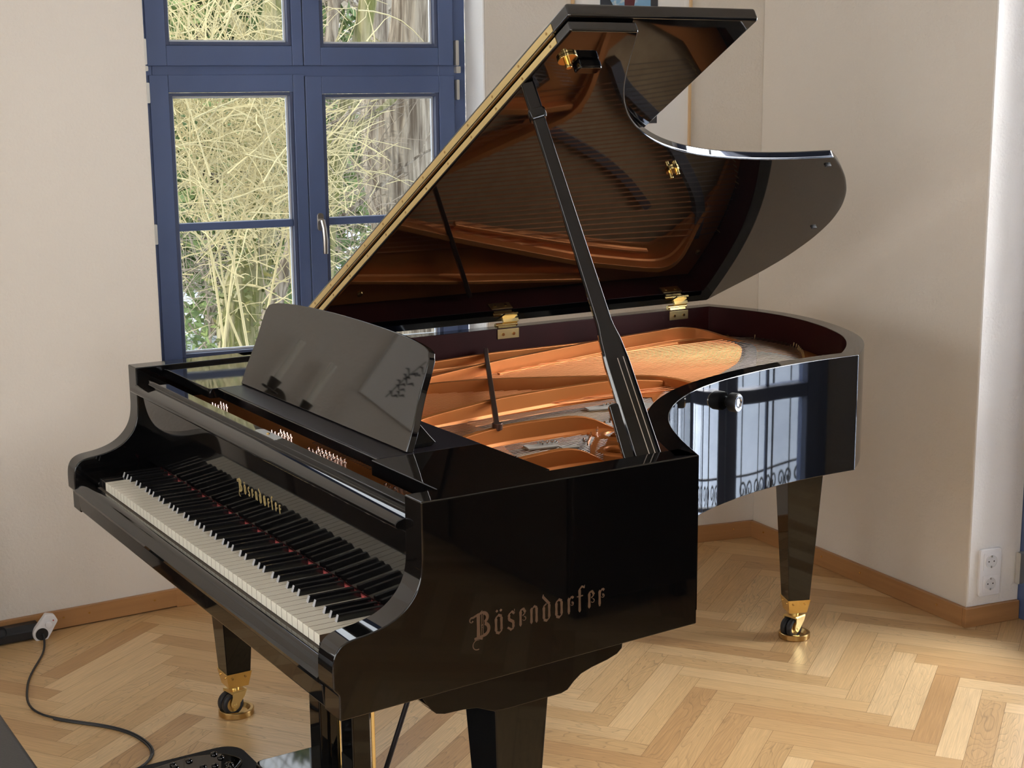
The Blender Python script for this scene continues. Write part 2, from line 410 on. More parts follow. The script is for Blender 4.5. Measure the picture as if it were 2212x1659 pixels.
# parquet floor: herringbone planks 0.4725 x 0.0675
def build_floor():
    w = .0675; n = 7; a = math.radians(35.2)
    Pd = Vector((math.cos(a), math.sin(a))); Qd = Vector((math.sin(a), -math.cos(a)))
    O = Vector((.004, 2.172)) - Pd * 14 * w
    bm = B(); uv1 = bm.loops.layers.uv.new('grain'); uv2 = bm.loops.layers.uv.new('rnd')
    rnd = random.Random(3); g = .00035
    def plank(i0, j0, horiz):
        A, Bd = (n, 1) if horiz else (1, n)
        c = O + Pd * w * (i0 + A / 2) + Qd * w * (j0 + Bd / 2)
        if c.x < -2.1 or c.x > 5.0 or c.y < -4.2 or c.y > 3.0: return
        x0, x1, y0, y1 = i0 * w + g, (i0 + A) * w - g, j0 * w + g, (j0 + Bd) * w - g
        t, r, q1, q2 = rnd.random(), rnd.random() ** 1.5, rnd.uniform(0, 90), rnd.uniform(0, 90)
        vs = []; loc = []
        for (x, y) in ((x0, y0), (x1, y0), (x1, y1), (x0, y1)):
            p = O + Pd * x + Qd * y; vs.append(bm.verts.new((p.x, p.y, 0)))
            u, v = (x, y) if horiz else (y, x)
            loc.append((u + q1, v + q2))
        f = bm.faces.new(vs)
        if f.normal.z < 0 or True: pass
        for lp, c2 in zip(f.loops, loc): lp[uv1].uv = c2; lp[uv2].uv = (t, r)
    done = set()
    for i in range(-95, 110):
        for j in range(-75, 110):
            m = (i - j) % (2 * n)
            if m < n: key = (i - m, j, True)
            else: key = (i, j - (2 * n - 1 - m), False)
            if key in done: continue
            done.add(key); plank(*key)
    me = bpy.data.meshes.new('floor')
    for f in bm.faces:
        f.normal_update()
        if f.normal.z < 0: f.normal_flip()
    # solid slab under the planks, its dark top is what shows in the joints
    box(bm, -2.1, 5.05, -4.25, 2.95, -.15, -.0009, mi=1)
    bm.to_mesh(me); bm.free(); me.materials.append(M['parquet']); me.materials.append(M['gap'])
    o = bpy.data.objects.new('floor', me); link(o); tag(o, kind='structure')
build_floor()

# baseboards
def baseboard(name, p, q, h=.061, th=.016, gap=0.0, screws=()):
    p, q = Vector(p), Vector(q); d = (q - p).normalized(); n = Vector((d.y, -d.x))
    bb = B(); prism(bb, [tuple(p), tuple(q), tuple(q + n * th), tuple(p + n * th)], gap, h)
    o = obj(name, bb, 'oak', bevel=.002); tag(o, kind='structure')
    for s in screws:
        c = p + d * s + n * th
        b2 = B(); bar(b2, (c.x, c.y, h * .62), (c.x + n.x * .0025, c.y + n.y * .0025, h * .62), .005, .005)
        obj('screw_head', b2, 'brass', o)
    return o
baseboard('baseboard_left', (-1.605, -4.0), (-1.605, .495), gap=.004, screws=(4.21, 4.42, 4.43 - .3))
baseboard('baseboard_window', (-1.605, .495), (-1.41, 1.57))
baseboard('baseboard_far', (-1.41, 1.57), (-1.166, 2.556), screws=(.35, .93))
baseboard('baseboard_right', (-1.166, 2.556), (-.081, 2.47), screws=(.09, .42, .62, .98))
baseboard('baseboard_reveal', (-.081, 2.47 - .016), (-.047, 2.658))
baseboard('baseboard_back', RW(1.18), RW(4.7))

# ------------------------------------------------------------------ windows
def pf(dr, p0):           # maps (s, z) outline and depth to 3D on a vertical window plane; depth>0 towards the room
    dr = Vector(dr).normalized(); n = Vector((dr.y, -dr.x)); p0 = Vector(p0)
    def f(p, t): q = p0 + dr * p[0] + n * t; return (q.x, q.y, p[1])
    return f
def ring(bm, f, a, b_, c, d, w, t0, t1, mi=0, wt=None, wb=None):
    """rectangular frame a..b in s, c..d in z, member width w, depth t0..t1"""
    wt = wt or w; wb = wb or w
    for q in ([(a, c), (a + w, c), (a + w, d), (a, d)], [(b_ - w, c), (b_, c), (b_, d), (b_ - w, d)],
              [(a + w, c), (b_ - w, c), (b_ - w, c + wb), (a + w, c + wb)], [(a + w, d - wt), (b_ - w, d - wt), (b_ - w, d), (a + w, d)]):
        prism(bm, q, t0, t1, f, mi)
def sash(parent, f, a, b_, c, d, gl, bars=(), handle=None):
    """a..b c..d outer sash; gl glass rectangle"""
    bm = B(); g0, g1, h0, h1 = gl
    for q in ([(a, c), (g0 - .012, c), (g0 - .012, d), (a, d)], [(g1 + .012, c), (b_, c), (b_, d), (g1 + .012, d)],
              [(g0 - .012, c), (g1 + .012, c), (g1 + .012, h0 - .012), (g0 - .012, h0 - .012)], [(g0 - .012, h1 + .012), (g1 + .012, h1 + .012), (g1 + .012, d), (g0 - .012, d)]):
        prism(bm, q, -.045, .012, f)
    s = obj('sash', bm, 'blue', parent, bevel=.0025)
    bm = B(); ring(bm, f, g0 - .0115, g1 + .0115, h0 - .0115, h1 + .0115, .0115, -.04, .006)
    obj('glazing_bead', bm, 'blue_dark', s, bevel=.001)
    bm = B(); ring(bm, f, g0 + .0005, g1 - .0005, h0 + .0005, h1 - .0005, .006, -.034, -.022)
    obj('glass_spacer', bm, 'bead', s)
    bm = B(); prism(bm, [(g0, h0), (g1, h0), (g1, h1), (g0, h1)], -.029, -.027, f); obj('pane', bm, 'glass_tint', s)
    for z in bars:
        bm = B(); prism(bm, [(g0, z - .0125), (g1, z - .0125), (g1, z + .0125), (g0, z + .0125)], -.036, -.004, f)
        obj('glazing_bar', bm, 'blue', s, bevel=.003)
    if handle:
        hs, hz = handle; bm = B()
        prism(bm, rrect(hs - .011, hs + .011, hz - .03, hz + .03, .010), .012, .020, f)
        p0 = f((hs, hz + .005), .02); p1 = f((hs, hz + .005), .042); tube(bm, [p0, p1], .008, 10)
        pts = [f((hs, hz + .008), .040), f((hs + .004, hz - .02), .046), f((hs + .006, hz - .06), .048), f((hs + .006, hz - .105), .046)]
        tube(bm, pts, [.010, .009, .0095, .0085], 10)
        obj('handle', bm, 'alu', s, bevel=.001)
    return s
w1 = empty('window_1', (0, 0, 0)); tag(w1, kind='structure')
fW = pf(WD, WP)
bm = B(); ring(bm, fW, -.01, 1.16, .70, 2.62, .10, -.07, 0, wb=.07, wt=.07)
prism(bm, [(.09, 1.665), (1.07, 1.665), (1.07, 1.73), (.09, 1.73)], -.07, -.001, fW)
obj('window_frame', bm, 'blue', w1, bevel=.003)
bm = B(); prism(bm, [(0, .66), (1.16, .66), (1.16, .70), (0, .70)], -.12, .24, fW); obj('window_sill', bm, 'wall_white', w1, bevel=.003)
cs = .5845
sash(w1, fW, .075, cs - .0015, 1.716, 2.56, (.149, .535, 1.792, 2.49))
sash(w1, fW, cs + .0015, 1.113, 1.716, 2.56, (.656, 1.047, 1.788, 2.49), handle=(.632, 2.03))
sash(w1, fW, .078, cs, .705, 1.688, (.150, .534, .781, 1.620), bars=(1.199,))
sash(w1, fW, cs + .003, 1.115, .705, 1.682, (.656, 1.047, .781, 1.612), bars=(1.199,), handle=(.622, 1.20))
for s_, z0, z1, wd in ((1.124, 1.715, 1.80, .011), (1.127, 1.690, 1.713, .016), (1.125, 1.60, 1.668, .010), (.068, 1.72, 1.80, .012), (.070, 1.70, 1.716, .012), (.071, 1.60, 1.664, .012), (.071, 1.15, 1.215, .012)):
    bm = B(); prism(bm, rrect(s_ - wd / 2, s_ + wd / 2, z0, z1, .003), .0, .022, fW); obj('hinge', bm, 'hinge', w1)

for k, x0_ in enumerate((-.25, 1.95)):  # unseen back windows, added as openings for the fill lamps
    w = empty('window_%d' % (k + 6)); tag(w, kind='structure'); f6 = pf((-1, 0), (x0_ + 1.3, -4.12))
    bm = B(); ring(bm, f6, 0, 1.3, .8, 2.5, .06, -.06, 0); prism(bm, [(.62, .86), (.68, .86), (.68, 2.44), (.62, 2.44)], -.05, .008, f6); obj('window_frame', bm, 'blue', w, bevel=.003)
    bm = B(); prism(bm, [(.06, .86), (1.24, .86), (1.24, 2.44), (.06, 2.44)], -.03, -.028, f6); obj('pane', bm, 'glass', w)
# garden door in the far wall (only its frame edge shows beside the reveal; mirrored in the piano's bentside)
d1 = empty('door_1'); tag(d1, kind='structure')
dd = Vector((1.497, -.118)).normalized(); fD = pf(dd, (-.047, 2.66))
DL = 1.20
bm = B(); ring(bm, fD, 0, DL, 0.0, 2.45, .05, -.06, .0); obj('door_frame', bm, 'blue', d1, bevel=.003)
def leaf(a, c, hs):
    bm = B()
    ring(bm, fD, a, c, .03, 2.40, .055, -.05, .014, wb=.16, wt=.10)
    prism(bm, [(a + .055, .60), (c - .055, .60), (c - .055, .648), (a + .055, .648)], -.05, .014, fD)
    s = obj('door_leaf', bm, 'blue', d1, bevel=.003)
    bm = B(); prism(bm, [(a + .055, .19), (c - .055, .19), (c - .055, .60), (a + .055, .60)], -.02, -.018, fD); obj('pane', bm, 'glass', s)
    bm = B(); prism(bm, [(a + .055, .648), (c - .055, .648), (c - .055, 2.30), (a + .055, 2.30)], -.02, -.018, fD); obj('pane', bm, 'glass', s)
    bm = B(); m_ = (a + c) / 2; prism(bm, [(m_ - .008, .19), (m_ + .008, .19), (m_ + .011, 2.3), (m_ - .011, 2.3)], -.035, -.005, fD); obj('glazing_bar', bm, 'blue', s)
leaf(.05, DL / 2 - .002, 1); leaf(DL / 2 + .002, DL - .05, 0)
for z0 in (.12, 1.2, 2.1):
    bm = B(); prism(bm, rrect(.012, .03, z0, z0 + .10, .004), 0, .025, fD); obj('hinge', bm, 'hinge', d1)

for k, (a, c, z0, z1) in enumerate(ADDED_RWIN):
    w = empty('window_%d' % (k + 2)); tag(w, kind='structure')
    f2 = pf((0, -1), (4.82, c))     # s runs towards -y, room side is -x
    L_ = c - a
    bm = B(); ring(bm, f2, 0, L_, z0, z1, .06, -.06, 0); prism(bm, [(L_ / 2 - .03, z0), (L_ / 2 + .03, z0), (L_ / 2 + .03, z1), (L_ / 2 - .03, z1)], -.06, .01, f2)
    prism(bm, [(0, 1.9), (L_, 1.9), (L_, 1.96), (0, 1.96)], -.055, .005, f2); fr_ = obj('window_frame', bm, 'blue', w, bevel=.003)
    bm = B(); prism(bm, [(.06, z0 + .06), (L_ - .06, z0 + .06), (L_ - .06, z1 - .06), (.06, z1 - .06)], -.03, -.028, f2); obj('pane', bm, 'glass', w)

w = empty('window_5'); tag(w, kind='structure'); f5 = pf((0, 1), (-1.86, -2.5))
bm = B(); ring(bm, f5, 0, 1.0, .72, 2.65, .08, -.06, 0); prism(bm, [(.47, .80), (.53, .80), (.53, 2.57), (.47, 2.57)], -.05, .012, f5); prism(bm, [(.08, 1.68), (.92, 1.68), (.92, 1.76), (.08, 1.76)], -.05, .008, f5)
obj('window_frame', bm, 'blue', w, bevel=.003)
bm = B(); prism(bm, [(.08, .80), (.92, .80), (.92, 2.57), (.08, 2.57)], -.03, -.028, f5); obj('pane', bm, 'glass', w)
# ------------------------------------------------------------------ THE PIANO
piano = empty('grand_piano', (0, 0, 0))
tag(piano, 'glossy black concert grand piano with its lid propped open, brass casters', 'grand piano')
HW = .774; ZT = .958
# outer rim contour (y-up plan view), from the bass spine round the tail to the treble corner
spine = [Vector((-HW, .42)), Vector((-HW, 2.003))]
tail = resample([(-HW, 2.003), (-.722, 2.025), (-.60, 2.060), (-.49, 2.074), (-.388, 2.068), (-.27, 2.043), (-.184, 2.012), (-.102, 1.975), (-.046, 1.945), (.003, 1.908), (.071, 1.847), (.116, 1.796), (.172, 1.722)], .012, it=30)
bent = resample([(.172, 1.722), (.166, 1.626), (.172, 1.499), (.189, 1.37), (.214, 1.287), (.236, 1.214), (.257, 1.154), (.285, 1.097), (.314, 1.050), (.352, .996), (.389, .952), (.428, .913), (.468, .876), (.514, .843), (.560, .814), (.609, .788), (.65, .769), (.70, .746), (HW, .715)], .010, it=90)
RT = .047
def miter(seq_list, d):
    """inner contours of consecutive polylines, trimmed where neighbours cross"""
    ins = [offset(s, d) for s in seq_list]
    def cut(A, C):
        # find crossing of end of A with start of C
        for i in range(len(A) - 1, 0, -1):
            for j in range(len(C) - 1):
                p, r = A[i - 1], A[i] - A[i - 1]; q, s = C[j], C[j + 1] - C[j]
                den = r.x * s.y - r.y * s.x
                if abs(den) < 1e-12: continue
                t = ((q - p).x * s.y - (q - p).y * s.x) / den; u = ((q - p).x * r.y - (q - p).y * r.x) / den
                if -1e-6 <= t <= 1.000001 and -1e-6 <= u <= 1.000001:
                    X = p + r * t; return A[:i] + [X], [X] + C[j + 1:]
        return A, C
    for k in range(len(ins) - 1): ins[k], ins[k + 1] = cut(ins[k], ins[k + 1])
    return ins
segs = [resample(spine, .2, it=0), tail, bent]
def side(s): return -1
ins = miter(segs, -RT)     # right hand side of the direction of travel = inside
def band(bm, so, si, z0, z1, mi_out=0, mi_in=1, mi_top=0):
    # resample si to the same count as so
    def rs(P, n):
        L = [0]
        for i in range(1, len(P)): L.append(L[-1] + (P[i] - P[i - 1]).length)
        out = []
        for k in range(n):
            t = L[-1] * k / (n - 1); i = 0
            while i < len(L) - 2 and L[i + 1] < t: i += 1
            f = (t - L[i]) / max(L[i + 1] - L[i], 1e-9); out.append(P[i].lerp(P[i + 1], min(1, f)))
        return out
    n = max(len(so), len(si)); so = rs(so, n); si = rs(si, n)
    V = [[bm.verts.new((p.x, p.y, z)) for p in q] for q, z in ((so, z0), (so, z1), (si, z0), (si, z1))]
    for i in range(n - 1):
        for a, c, m_ in ((V[0], V[1], mi_out), (V[1], V[3], mi_top), (V[3], V[2], mi_in), (V[2], V[0], mi_out)):
            bm.faces.new((a[i], a[i + 1], c[i + 1], c[i])).material_index = m_
    return V
bm = B()
for so, si in zip(segs, ins): band(bm, so, si, .655, ZT)
bmesh.ops.remove_doubles(bm, verts=bm.verts, dist=2e-5)
def recalc_obj(name, bm, mats, parent, bevel=0, smooth=25):
    return obj(name, bm, None, parent, bevel=bevel, mats=mats, smooth=smooth)
rim = recalc_obj('rim', bm, ['lacquer_side', 'burgundy'], piano, bevel=.0022)
# arms / cheeks
prof = [(-.030, .655), (-.040, .666), (-.0405, .700), (-.0385, .722), (-.031, .736), (-.016, .7445), (.005, .7475), (.028, .750), (.050, .755), (.070, .762), (.088, .772), (.103, .785), (.115, .800), (.1235, .818), (.1275, .836), (.129, .860), (.129, ZT)]
prof = [tuple(p) for p in [Vector(prof[0])] + resample(prof[1:-1], .004, it=10) + [Vector(prof[-1])]]
bm = B(); prism(bm, prof + [(.715, ZT), (.715, .628), (.13, .615), (-.030, .610)], HW - .06, HW, XYP)
cheek = obj('cheek_side', bm, 'lacquer_side', piano, bevel=.0025, seg=3, smooth=25)
bm = B(); prism(bm, prof + [(.46, ZT), (.46, .628), (.13, .615), (-.030, .610)], -HW, -HW + .06, XYP)
obj('arm', bm, 'lacquer', piano, bevel=.0025, seg=3, smooth=25)
# keybed, key slip, key blocks
bm = B(); prism(bm, [(-.030, .616), (-.024, .610), (.62, .610), (.62, .655), (-.034, .655)], -HW + .0605, HW - .0605, XYP); obj('keybed', bm, 'lacquer', piano, bevel=.002)
bm = B(); box(bm, -.70, .70, .60, .64, .60, .86); obj('belly_rail', bm, 'satin', piano)
bm = B(); prism(bm, [(-.030, .6555), (-.040, .660), (-.042, .668), (-.036, .674), (-.032, .682), (-.027, .689), (-.018, .692), (-.008, .690), (-.006, .6555)], -.7135, .7135, XYP)
obj('key_slip', bm, 'lacquer', piano, smooth=50)
bm = B(); box(bm, -.636, .636, -.006, .002, .6556, .688); obj('key_felt', bm, mat('grey_felt', (.10, .085, .07), .9), piano)
for s in (-1, 1):
    bm = B(); a, c = sorted((s * .6375, s * .7135)); box(bm, a, c, -.003, .146, .656, .700); obj('key_block', bm, 'lacquer', piano, bevel=.003)
# keyboard: 54 naturals (the two lowest black) and 38 sharps
KP = .02355; X0 = -27 * KP
def nat_mesh(name):
    bm = B(); box(bm, .00055, KP - .00055, 0, .1455, .690, .7105)
    bm.faces.ensure_lookup_table(); bm.normal_update()
    for f in bm.faces:
        if abs(f.normal.x) > .9: f.material_index = 1
    return bm
wk = None; bk = None
for i in range(54):
    if i < 2:
        if bk is None: bk = obj('natural_key', nat_mesh(''), None, piano, bevel=.0006, mats=['ebony', 'key_wood']); k_ = bk; k_['label'] = 'black natural key at the bass end'
        else: k_ = inst(bk, piano)
    else:
        if wk is None: wk = obj('white_key', nat_mesh(''), None, piano, bevel=.0006, mats=['ivory', 'key_wood']); k_ = wk
        else: k_ = inst(wk, piano)
    k_.location = (X0 + i * KP, 0, 0)
bm = B()
y0, y1 = .050, .1455
lo = [(-.0055, y0), (.0055, y0), (.0055, y1), (-.0055, y1)]; hi = [(-.0040, y0 + .0058), (.0040, y0 + .0058), (.0045, y1), (-.0045, y1)]
V0 = [bm.verts.new((x, y, .706)) for x, y in lo]; V1 = [bm.verts.new((x, y, .7225)) for x, y in hi]
bm.faces.new(V0[::-1]); bm.faces.new(V1)
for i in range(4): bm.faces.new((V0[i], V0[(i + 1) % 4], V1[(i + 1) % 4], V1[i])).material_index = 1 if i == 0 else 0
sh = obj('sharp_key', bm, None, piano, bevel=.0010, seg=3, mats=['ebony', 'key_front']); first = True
OFF = {'F': -.0022, 'G': 0, 'A': .0022, 'C': -.0018, 'D': .0018}
for i in range(53):
    l_ = 'FGABCDE'[i % 7]
    if l_ in OFF:
        k_ = sh if first else inst(sh, piano); first = False
        k_.location = (X0 + (i + 1) * KP + OFF[l_], 0, 0)
bm = B(); box(bm, -.64, .64, .1462, .150, .700, .7155); obj('name_felt', bm, 'felt', piano)
# fallboard with rounded lip, lock rail
bm = B(); prism(bm, [(.1502, .7158), (.1365, .890), (.126, .896), (.1135, .899), (.1105, .903), (.1115, .909), (.117, .9135), (.146, .920), (.146, .9325), (.171, .9325), (.171, .865), (.180, .865), (.180, .7158)], -.7132, .7132, XYP)
fall = obj('fallboard', bm, 'lacquer', piano, bevel=.0016, smooth=30)
bm = B(); prism(bm, rrect(.005, .112, .1475, .1695, .009), .9326, .9334); obj('lock_plate', bm, 'alu', fall)
bm = B(); lathe(bm, [(0, .9334), (.004, .9334), (.003, .9360), (0, .9362)], 12, (.058, .158, 0)); obj('lock', bm, 'brass', fall)
# music shelves left and right, desk tray, desk
bm = B(); prism(bm, rrect(-.7125, -.390, .200, .445, .008, 3), .9265, .950); obj('side_shelf', bm, 'lacquer', piano, bevel=.001)
bm = B(); prism(bm, [(.4365, .206), (.7125, .206), (.7125, .400), (.68, .445), (.4365, .445)], .9200, .9495); obj('side_shelf', bm, 'lacquer', piano, bevel=.0015)
bm = B(); box(bm, -.389, .4355, .222, .445, .926, .950); tray = obj('desk_tray', bm, 'satin', piano, bevel=.002)
bm = B(); box(bm, -.388, .4345, .2185, .2225, .928, .949); obj('tray_edge', bm, 'lacquer', tray, bevel=.0018)
ph = math.radians(20)
def fP(p, t): return (p[0], .2835 + p[1] * math.sin(ph) + t * math.cos(ph), .9515 + p[1] * math.cos(ph) - t * math.sin(ph))
cx = .0125
hp = [(.417, .0), (.415, .05), (.407, .088), (.402, .115), (.4035, .150), (.400, .182), (.392, .190)]
hp = [tuple(q) for q in resample(hp[:-1], .01, it=4)] + [(.394, .190)]
arch = [(.394 * math.cos(PI * k / 28), .190 + .030 * math.sin(PI * k / 28) ** .75) for k in range(1, 28)]
out = [(cx + x, y) for x, y in hp] + [(cx + x, y) for x, y in arch] + [(cx - x, y) for x, y in hp[::-1]]
bm = B(); prism(bm, out, 0, .016, fP); desk = obj('music_desk', bm, 'lacquer_hi', piano, bevel=.0022, smooth=30)
for xx in (-.36, .385):
    bm = B(); prism(bm, [(.306, .9505), (.352, .9505), (.362, .957), (.350, .970), (.322, 1.004)], xx, xx + .02, XYP); obj('desk_bracket', bm, 'lacquer', desk, bevel=.001)

# ---- cast plate, soundboard, strings
innerc = []
for s in ins[1:]: innerc += [Vector(p) for p in s[::3]]
inner_poly = [Vector((-.7135, .184)), Vector((-.7135, .455)), Vector((-.7265, .46))] + [Vector((-.7265, 1.9))] + [p for p in innerc if p.y > .5]
plate_out = []
cen = Vector((-.2, 1.0))
for p in inner_poly: plate_out.append(tuple(p + (cen - p).normalized() * .003))
plate_out += [(.7120, .70), (.7120, .184)]
def circ(x, y, r, n=20, sy=1): return [(x + r * math.cos(2 * PI * k / n), y + sy * r * math.sin(2 * PI * k / n)) for k in range(n)]
h1 = [(-.475, .70), (-.485, 1.06), (-.545, 1.42), (-.590, 1.66), (-.600, 1.77), (-.575, 1.83), (-.50, 1.90), (-.40, 1.955), (-.30, 1.955), (-.18, 1.885), (-.07, 1.78), (.04, 1.66), (.095, 1.52), (.105, 1.42), (.06, 1.375), (-.04, 1.36), (-.13, 1.35), (-.185, 1.23), (-.285, 1.0), (-.36, .76), (-.38, .70)]
h2 = [(-.33, .70), (-.265, .93), (-.165, 1.17), (-.13, 1.20), (-.115, 1.16), (-.115, .98), (-.09, .80), (-.07, .70)]
h3 = [(-.04, .68), (-.06, .80), (-.085, .98), (-.085, 1.16), (-.03, 1.22), (.06, 1.16), (.16, 1.03), (.20, .93), (.165, .87), (.162, .70)]
h4 = [(.20, .64), (.20, .86), (.235, .86), (.30, .80), (.40, .73), (.405, .58)]
h5 = [(.45, .54), (.45, .67), (.49, .67), (.58, .60), (.60, .53)]
holes = [h1, h2, h3, h4, h5, circ(.268, .905, .036), circ(.385, .820, .038), circ(.115, 1.155, .034), circ(.50, .745, .033)]
holes = [h[::-1] for h in holes]
bm = holes_mesh(plate_out, holes, .858, .872, .0025)
plate = obj('plate', bm, 'plate', piano, smooth=40)
def rib(pts, z0=.868, z1=.912, w=.016, ends=None, zs=None):
    bm = B(); P = [Vector(p) for p in pts]; n = len(P); zs = zs or [z1] * n
    rows = []
    for i, p in enumerate(P):
        t = (P[min(i + 1, n - 1)] - P[max(i - 1, 0)]).normalized(); nn_ = Vector((-t.y, t.x))
        a, c = p + nn_ * w / 2, p - nn_ * w / 2; a2, c2 = p + nn_ * (w / 2 + .007), p - nn_ * (w / 2 + .007)
        zt = zs[i]
        rows.append([bm.verts.new((q.x, q.y, z)) for q, z in ((a2, z0), (a, min(z0 + .010, zt)), (a, zt), (c, zt), (c, min(z0 + .010, zt)), (c2, z0))])
    for i in range(n - 1):
        for k in range(5): bm.faces.new((rows[i][k], rows[i][k + 1], rows[i + 1][k + 1], rows[i + 1][k]))
        bm.faces.new((rows[i][5], rows[i][0], rows[i + 1][0], rows[i + 1][5]))
    bm.faces.new(rows[0]); bm.faces.new(rows[-1][::-1])
    return obj('plate_rib', bm, 'plate', plate, bevel=.003, seg=3, smooth=40)
def curve2(pts, zs, step=.02):
    P = resample([(*p, z) for p, z in zip(pts, zs)], step, it=6)
    return [(p.x, p.y) for p in P], [p.z for p in P]
a, z = curve2([(-.34, .46), (-.44, .807), (-.506, 1.05), (-.615, 1.48), (-.663, 1.754), (-.672, 1.85), (-.63, 1.895), (-.56, 1.91), (-.46, 1.94)], [.88, .905, .912, .914, .914, .914, .900, .885, .876]); rib(a, zs=z)
a, z = curve2([(-.62, .60), (-.66, 1.12), (-.70, 1.60)], [.895, .905, .895]); rib(a, zs=z, w=.012)
a, z = curve2([(-.29, .45), (-.364, .762), (-.30, .915), (-.22, 1.08), (-.16, 1.21), (-.135, 1.29), (-.09, 1.335), (-.02, 1.347), (.06, 1.345), (.13, 1.36)], [.88, .905, .910, .910, .908, .905, .900, .895, .885, .875]); rib(a, zs=z)
a, z = curve2([(.03, .42), (-.03, .556), (-.073, .78), (-.10, .98), (-.105, 1.17), (-.10, 1.30)], [.88, .90, .912, .912, .912, .895]); rib(a, zs=z)
a, z = curve2([(.235, .40), (.207, .52), (.182, .65), (.183, .80), (.184, .88), (.195, .915), (.21, .93)], [.88, .905, .912, .912, .910, .895, .875]); rib(a, zs=z)
a, z = curve2([(.45, .36), (.43, .52), (.426, .66), (.428, .70), (.44, .735)], [.88, .905, .912, .905, .875]); rib(a, zs=z)
a, z = curve2([(.645, .36), (.635, .52), (.632, .60), (.64, .64)], [.88, .90, .90, .875]); rib(a, zs=z)
a, z = curve2([(-.475, 1.04), (-.555, 1.40), (-.605, 1.66), (-.62, 1.76)], [.884, .884, .884, .882]); rib(a, zs=z, w=.010)
# bolt bosses and nose ridge near the treble side
for (x, y) in ((.268, .905), (.385, .820), (.115, 1.155), (.50, .745)):
    bm = B(); lathe(bm, [(.034, .868), (.036, .8755), (.041, .8775), (.047, .8755), (.052, .870)], 24, (x, y, 0)); obj('rim_bead', bm, 'plate', plate, smooth=80)
for (x, y) in ((.60, .69), (-.69, .80), (-.69, 1.3), (-.64, 1.97), (-.2, 1.96), (.12, 1.60), (.34, 1.0), (.66, .45)):
    bm = B(); lathe(bm, [(0, .879), (.006, .879), (.009, .876), (.009, .871)], 12, (x, y, 0)); obj('plate_bolt', bm, 'bronze', plate)
# dark steel brace bar across the ribs
bm = B(); bar(bm, (-.71, 1.142, .902), (.196, .628, .912), .012, .016); tube(bm, [(.187, .634, .905), (.187, .634, .921)], .012, 12)
obj('brace_bar', bm, mat('dark_steel', (.16, .10, .08), .3, metal=.8), plate, bevel=.002)
# soundboard
bm = B(); prism(bm, [tuple(p) for p in [Vector((-.725, .60))] + inner_poly[3:] + [Vector((.71, .62))]], .836, .845); obj('soundboard', bm, 'board', piano)
# bridges
def strip(name, pts, w, z0, z1, m_, parent, bev=.001):
    P = resample(pts, .02, it=4); bm = B(); L = []
    for i, p in enumerate(P):
        t = (P[min(i + 1, len(P) - 1)] - P[max(i - 1, 0)]).normalized(); n_ = Vector((-t.y, t.x)); a_, c_ = p + n_ * w / 2, p - n_ * w / 2
        L.append([bm.verts.new((q.x, q.y, zz)) for q, zz in ((a_, z0), (a_, z1), (c_, z1), (c_, z0))])
    for i in range(len(L) - 1):
        for k in range(4): bm.faces.new((L[i][k], L[i][(k + 1) % 4], L[i + 1][(k + 1) % 4], L[i + 1][k]))
    bm.faces.new(L[0]); bm.faces.new(L[-1][::-1])
    return obj(name, bm, m_, parent, bevel=bev, smooth=40), P
bb_, BP = strip('bass_bridge', [(-.585, 1.93), (-.50, 1.925), (-.42, 1.88), (-.33, 1.80), (-.235, 1.705), (-.165, 1.60), (-.09, 1.49), (.02, 1.41)], .032, .845, .8785, 'bridge', piano)
bm_, TP = strip('long_bridge', [(-.10, 1.22), (.0, 1.13), (.10, 1.01), (.19, .89), (.28, .79), (.38, .715), (.50, .64), (.64, .57)], .030, .845, .8655, 'bridge', piano)
def along(P, t):
    L = [0]
    for i in range(1, len(P)): L.append(L[-1] + (P[i] - P[i - 1]).length)
    d = t * L[-1]; i = 0
    while i < len(L) - 2 and L[i + 1] < d: i += 1
    return P[i].lerp(P[i + 1], (d - L[i]) / (L[i + 1] - L[i]))
strip('long_bridge_tail', [(-.13, 1.19), (-.18, 1.26), (-.243, 1.389), (-.30, 1.502), (-.368, 1.604), (-.47, 1.72)], .026, .845, .862, 'bridge', piano)
NB = 34
HT = [Vector(p) for p in ((-.575, 2.005), (-.50, 2.035), (-.425, 2.025), (-.352, 1.992), (-.268, 1.935), (-.192, 1.870), (-.11, 1.79), (.0, 1.67))]
for i in range(NB):
    t = i / (NB - 1); q = along(BP, t * .90 + .02); h = along(HT, t * .95 + .02); xs = -.545 + .40 * t
    d = (q - Vector((xs, .46))).normalized(); s0 = Vector((xs, .46)); e0 = q - d * .035
    r = .0023 - .0008 * t
    bm = B(); tube(bm, [(s0.x, s0.y, .8785), (e0.x, e0.y, .8795)], r, 6); st = obj('string', bm, 'copper', piano)
    bm = B(); tube(bm, [(e0.x, e0.y, .8795), (q.x, q.y, .8825), (h.x, h.y, .878)], .0011, 5)
    obj('core_wire', bm, 'steel', st)
NT = 60
for i in range(NT):
    t = i / (NT - 1); q = along(TP, t * .96 + .02); xs = -.03 + .67 * t; s0 = Vector((xs, .50 - .05 * t)); e = q + (q - s0).normalized() * (.10 * (1 - t) + .05)
    bm = B()
    for k in (0,): tube(bm, [(xs - .012 * (1 - t) + k * .0028, .30, .8755), (s0.x + k * .0028, s0.y, .8745), (q.x + k * .0025, q.y, .8675), (e.x + k * .0028, e.y, .8735)], .0008, 4)
    obj('string', bm, 'steel', piano)
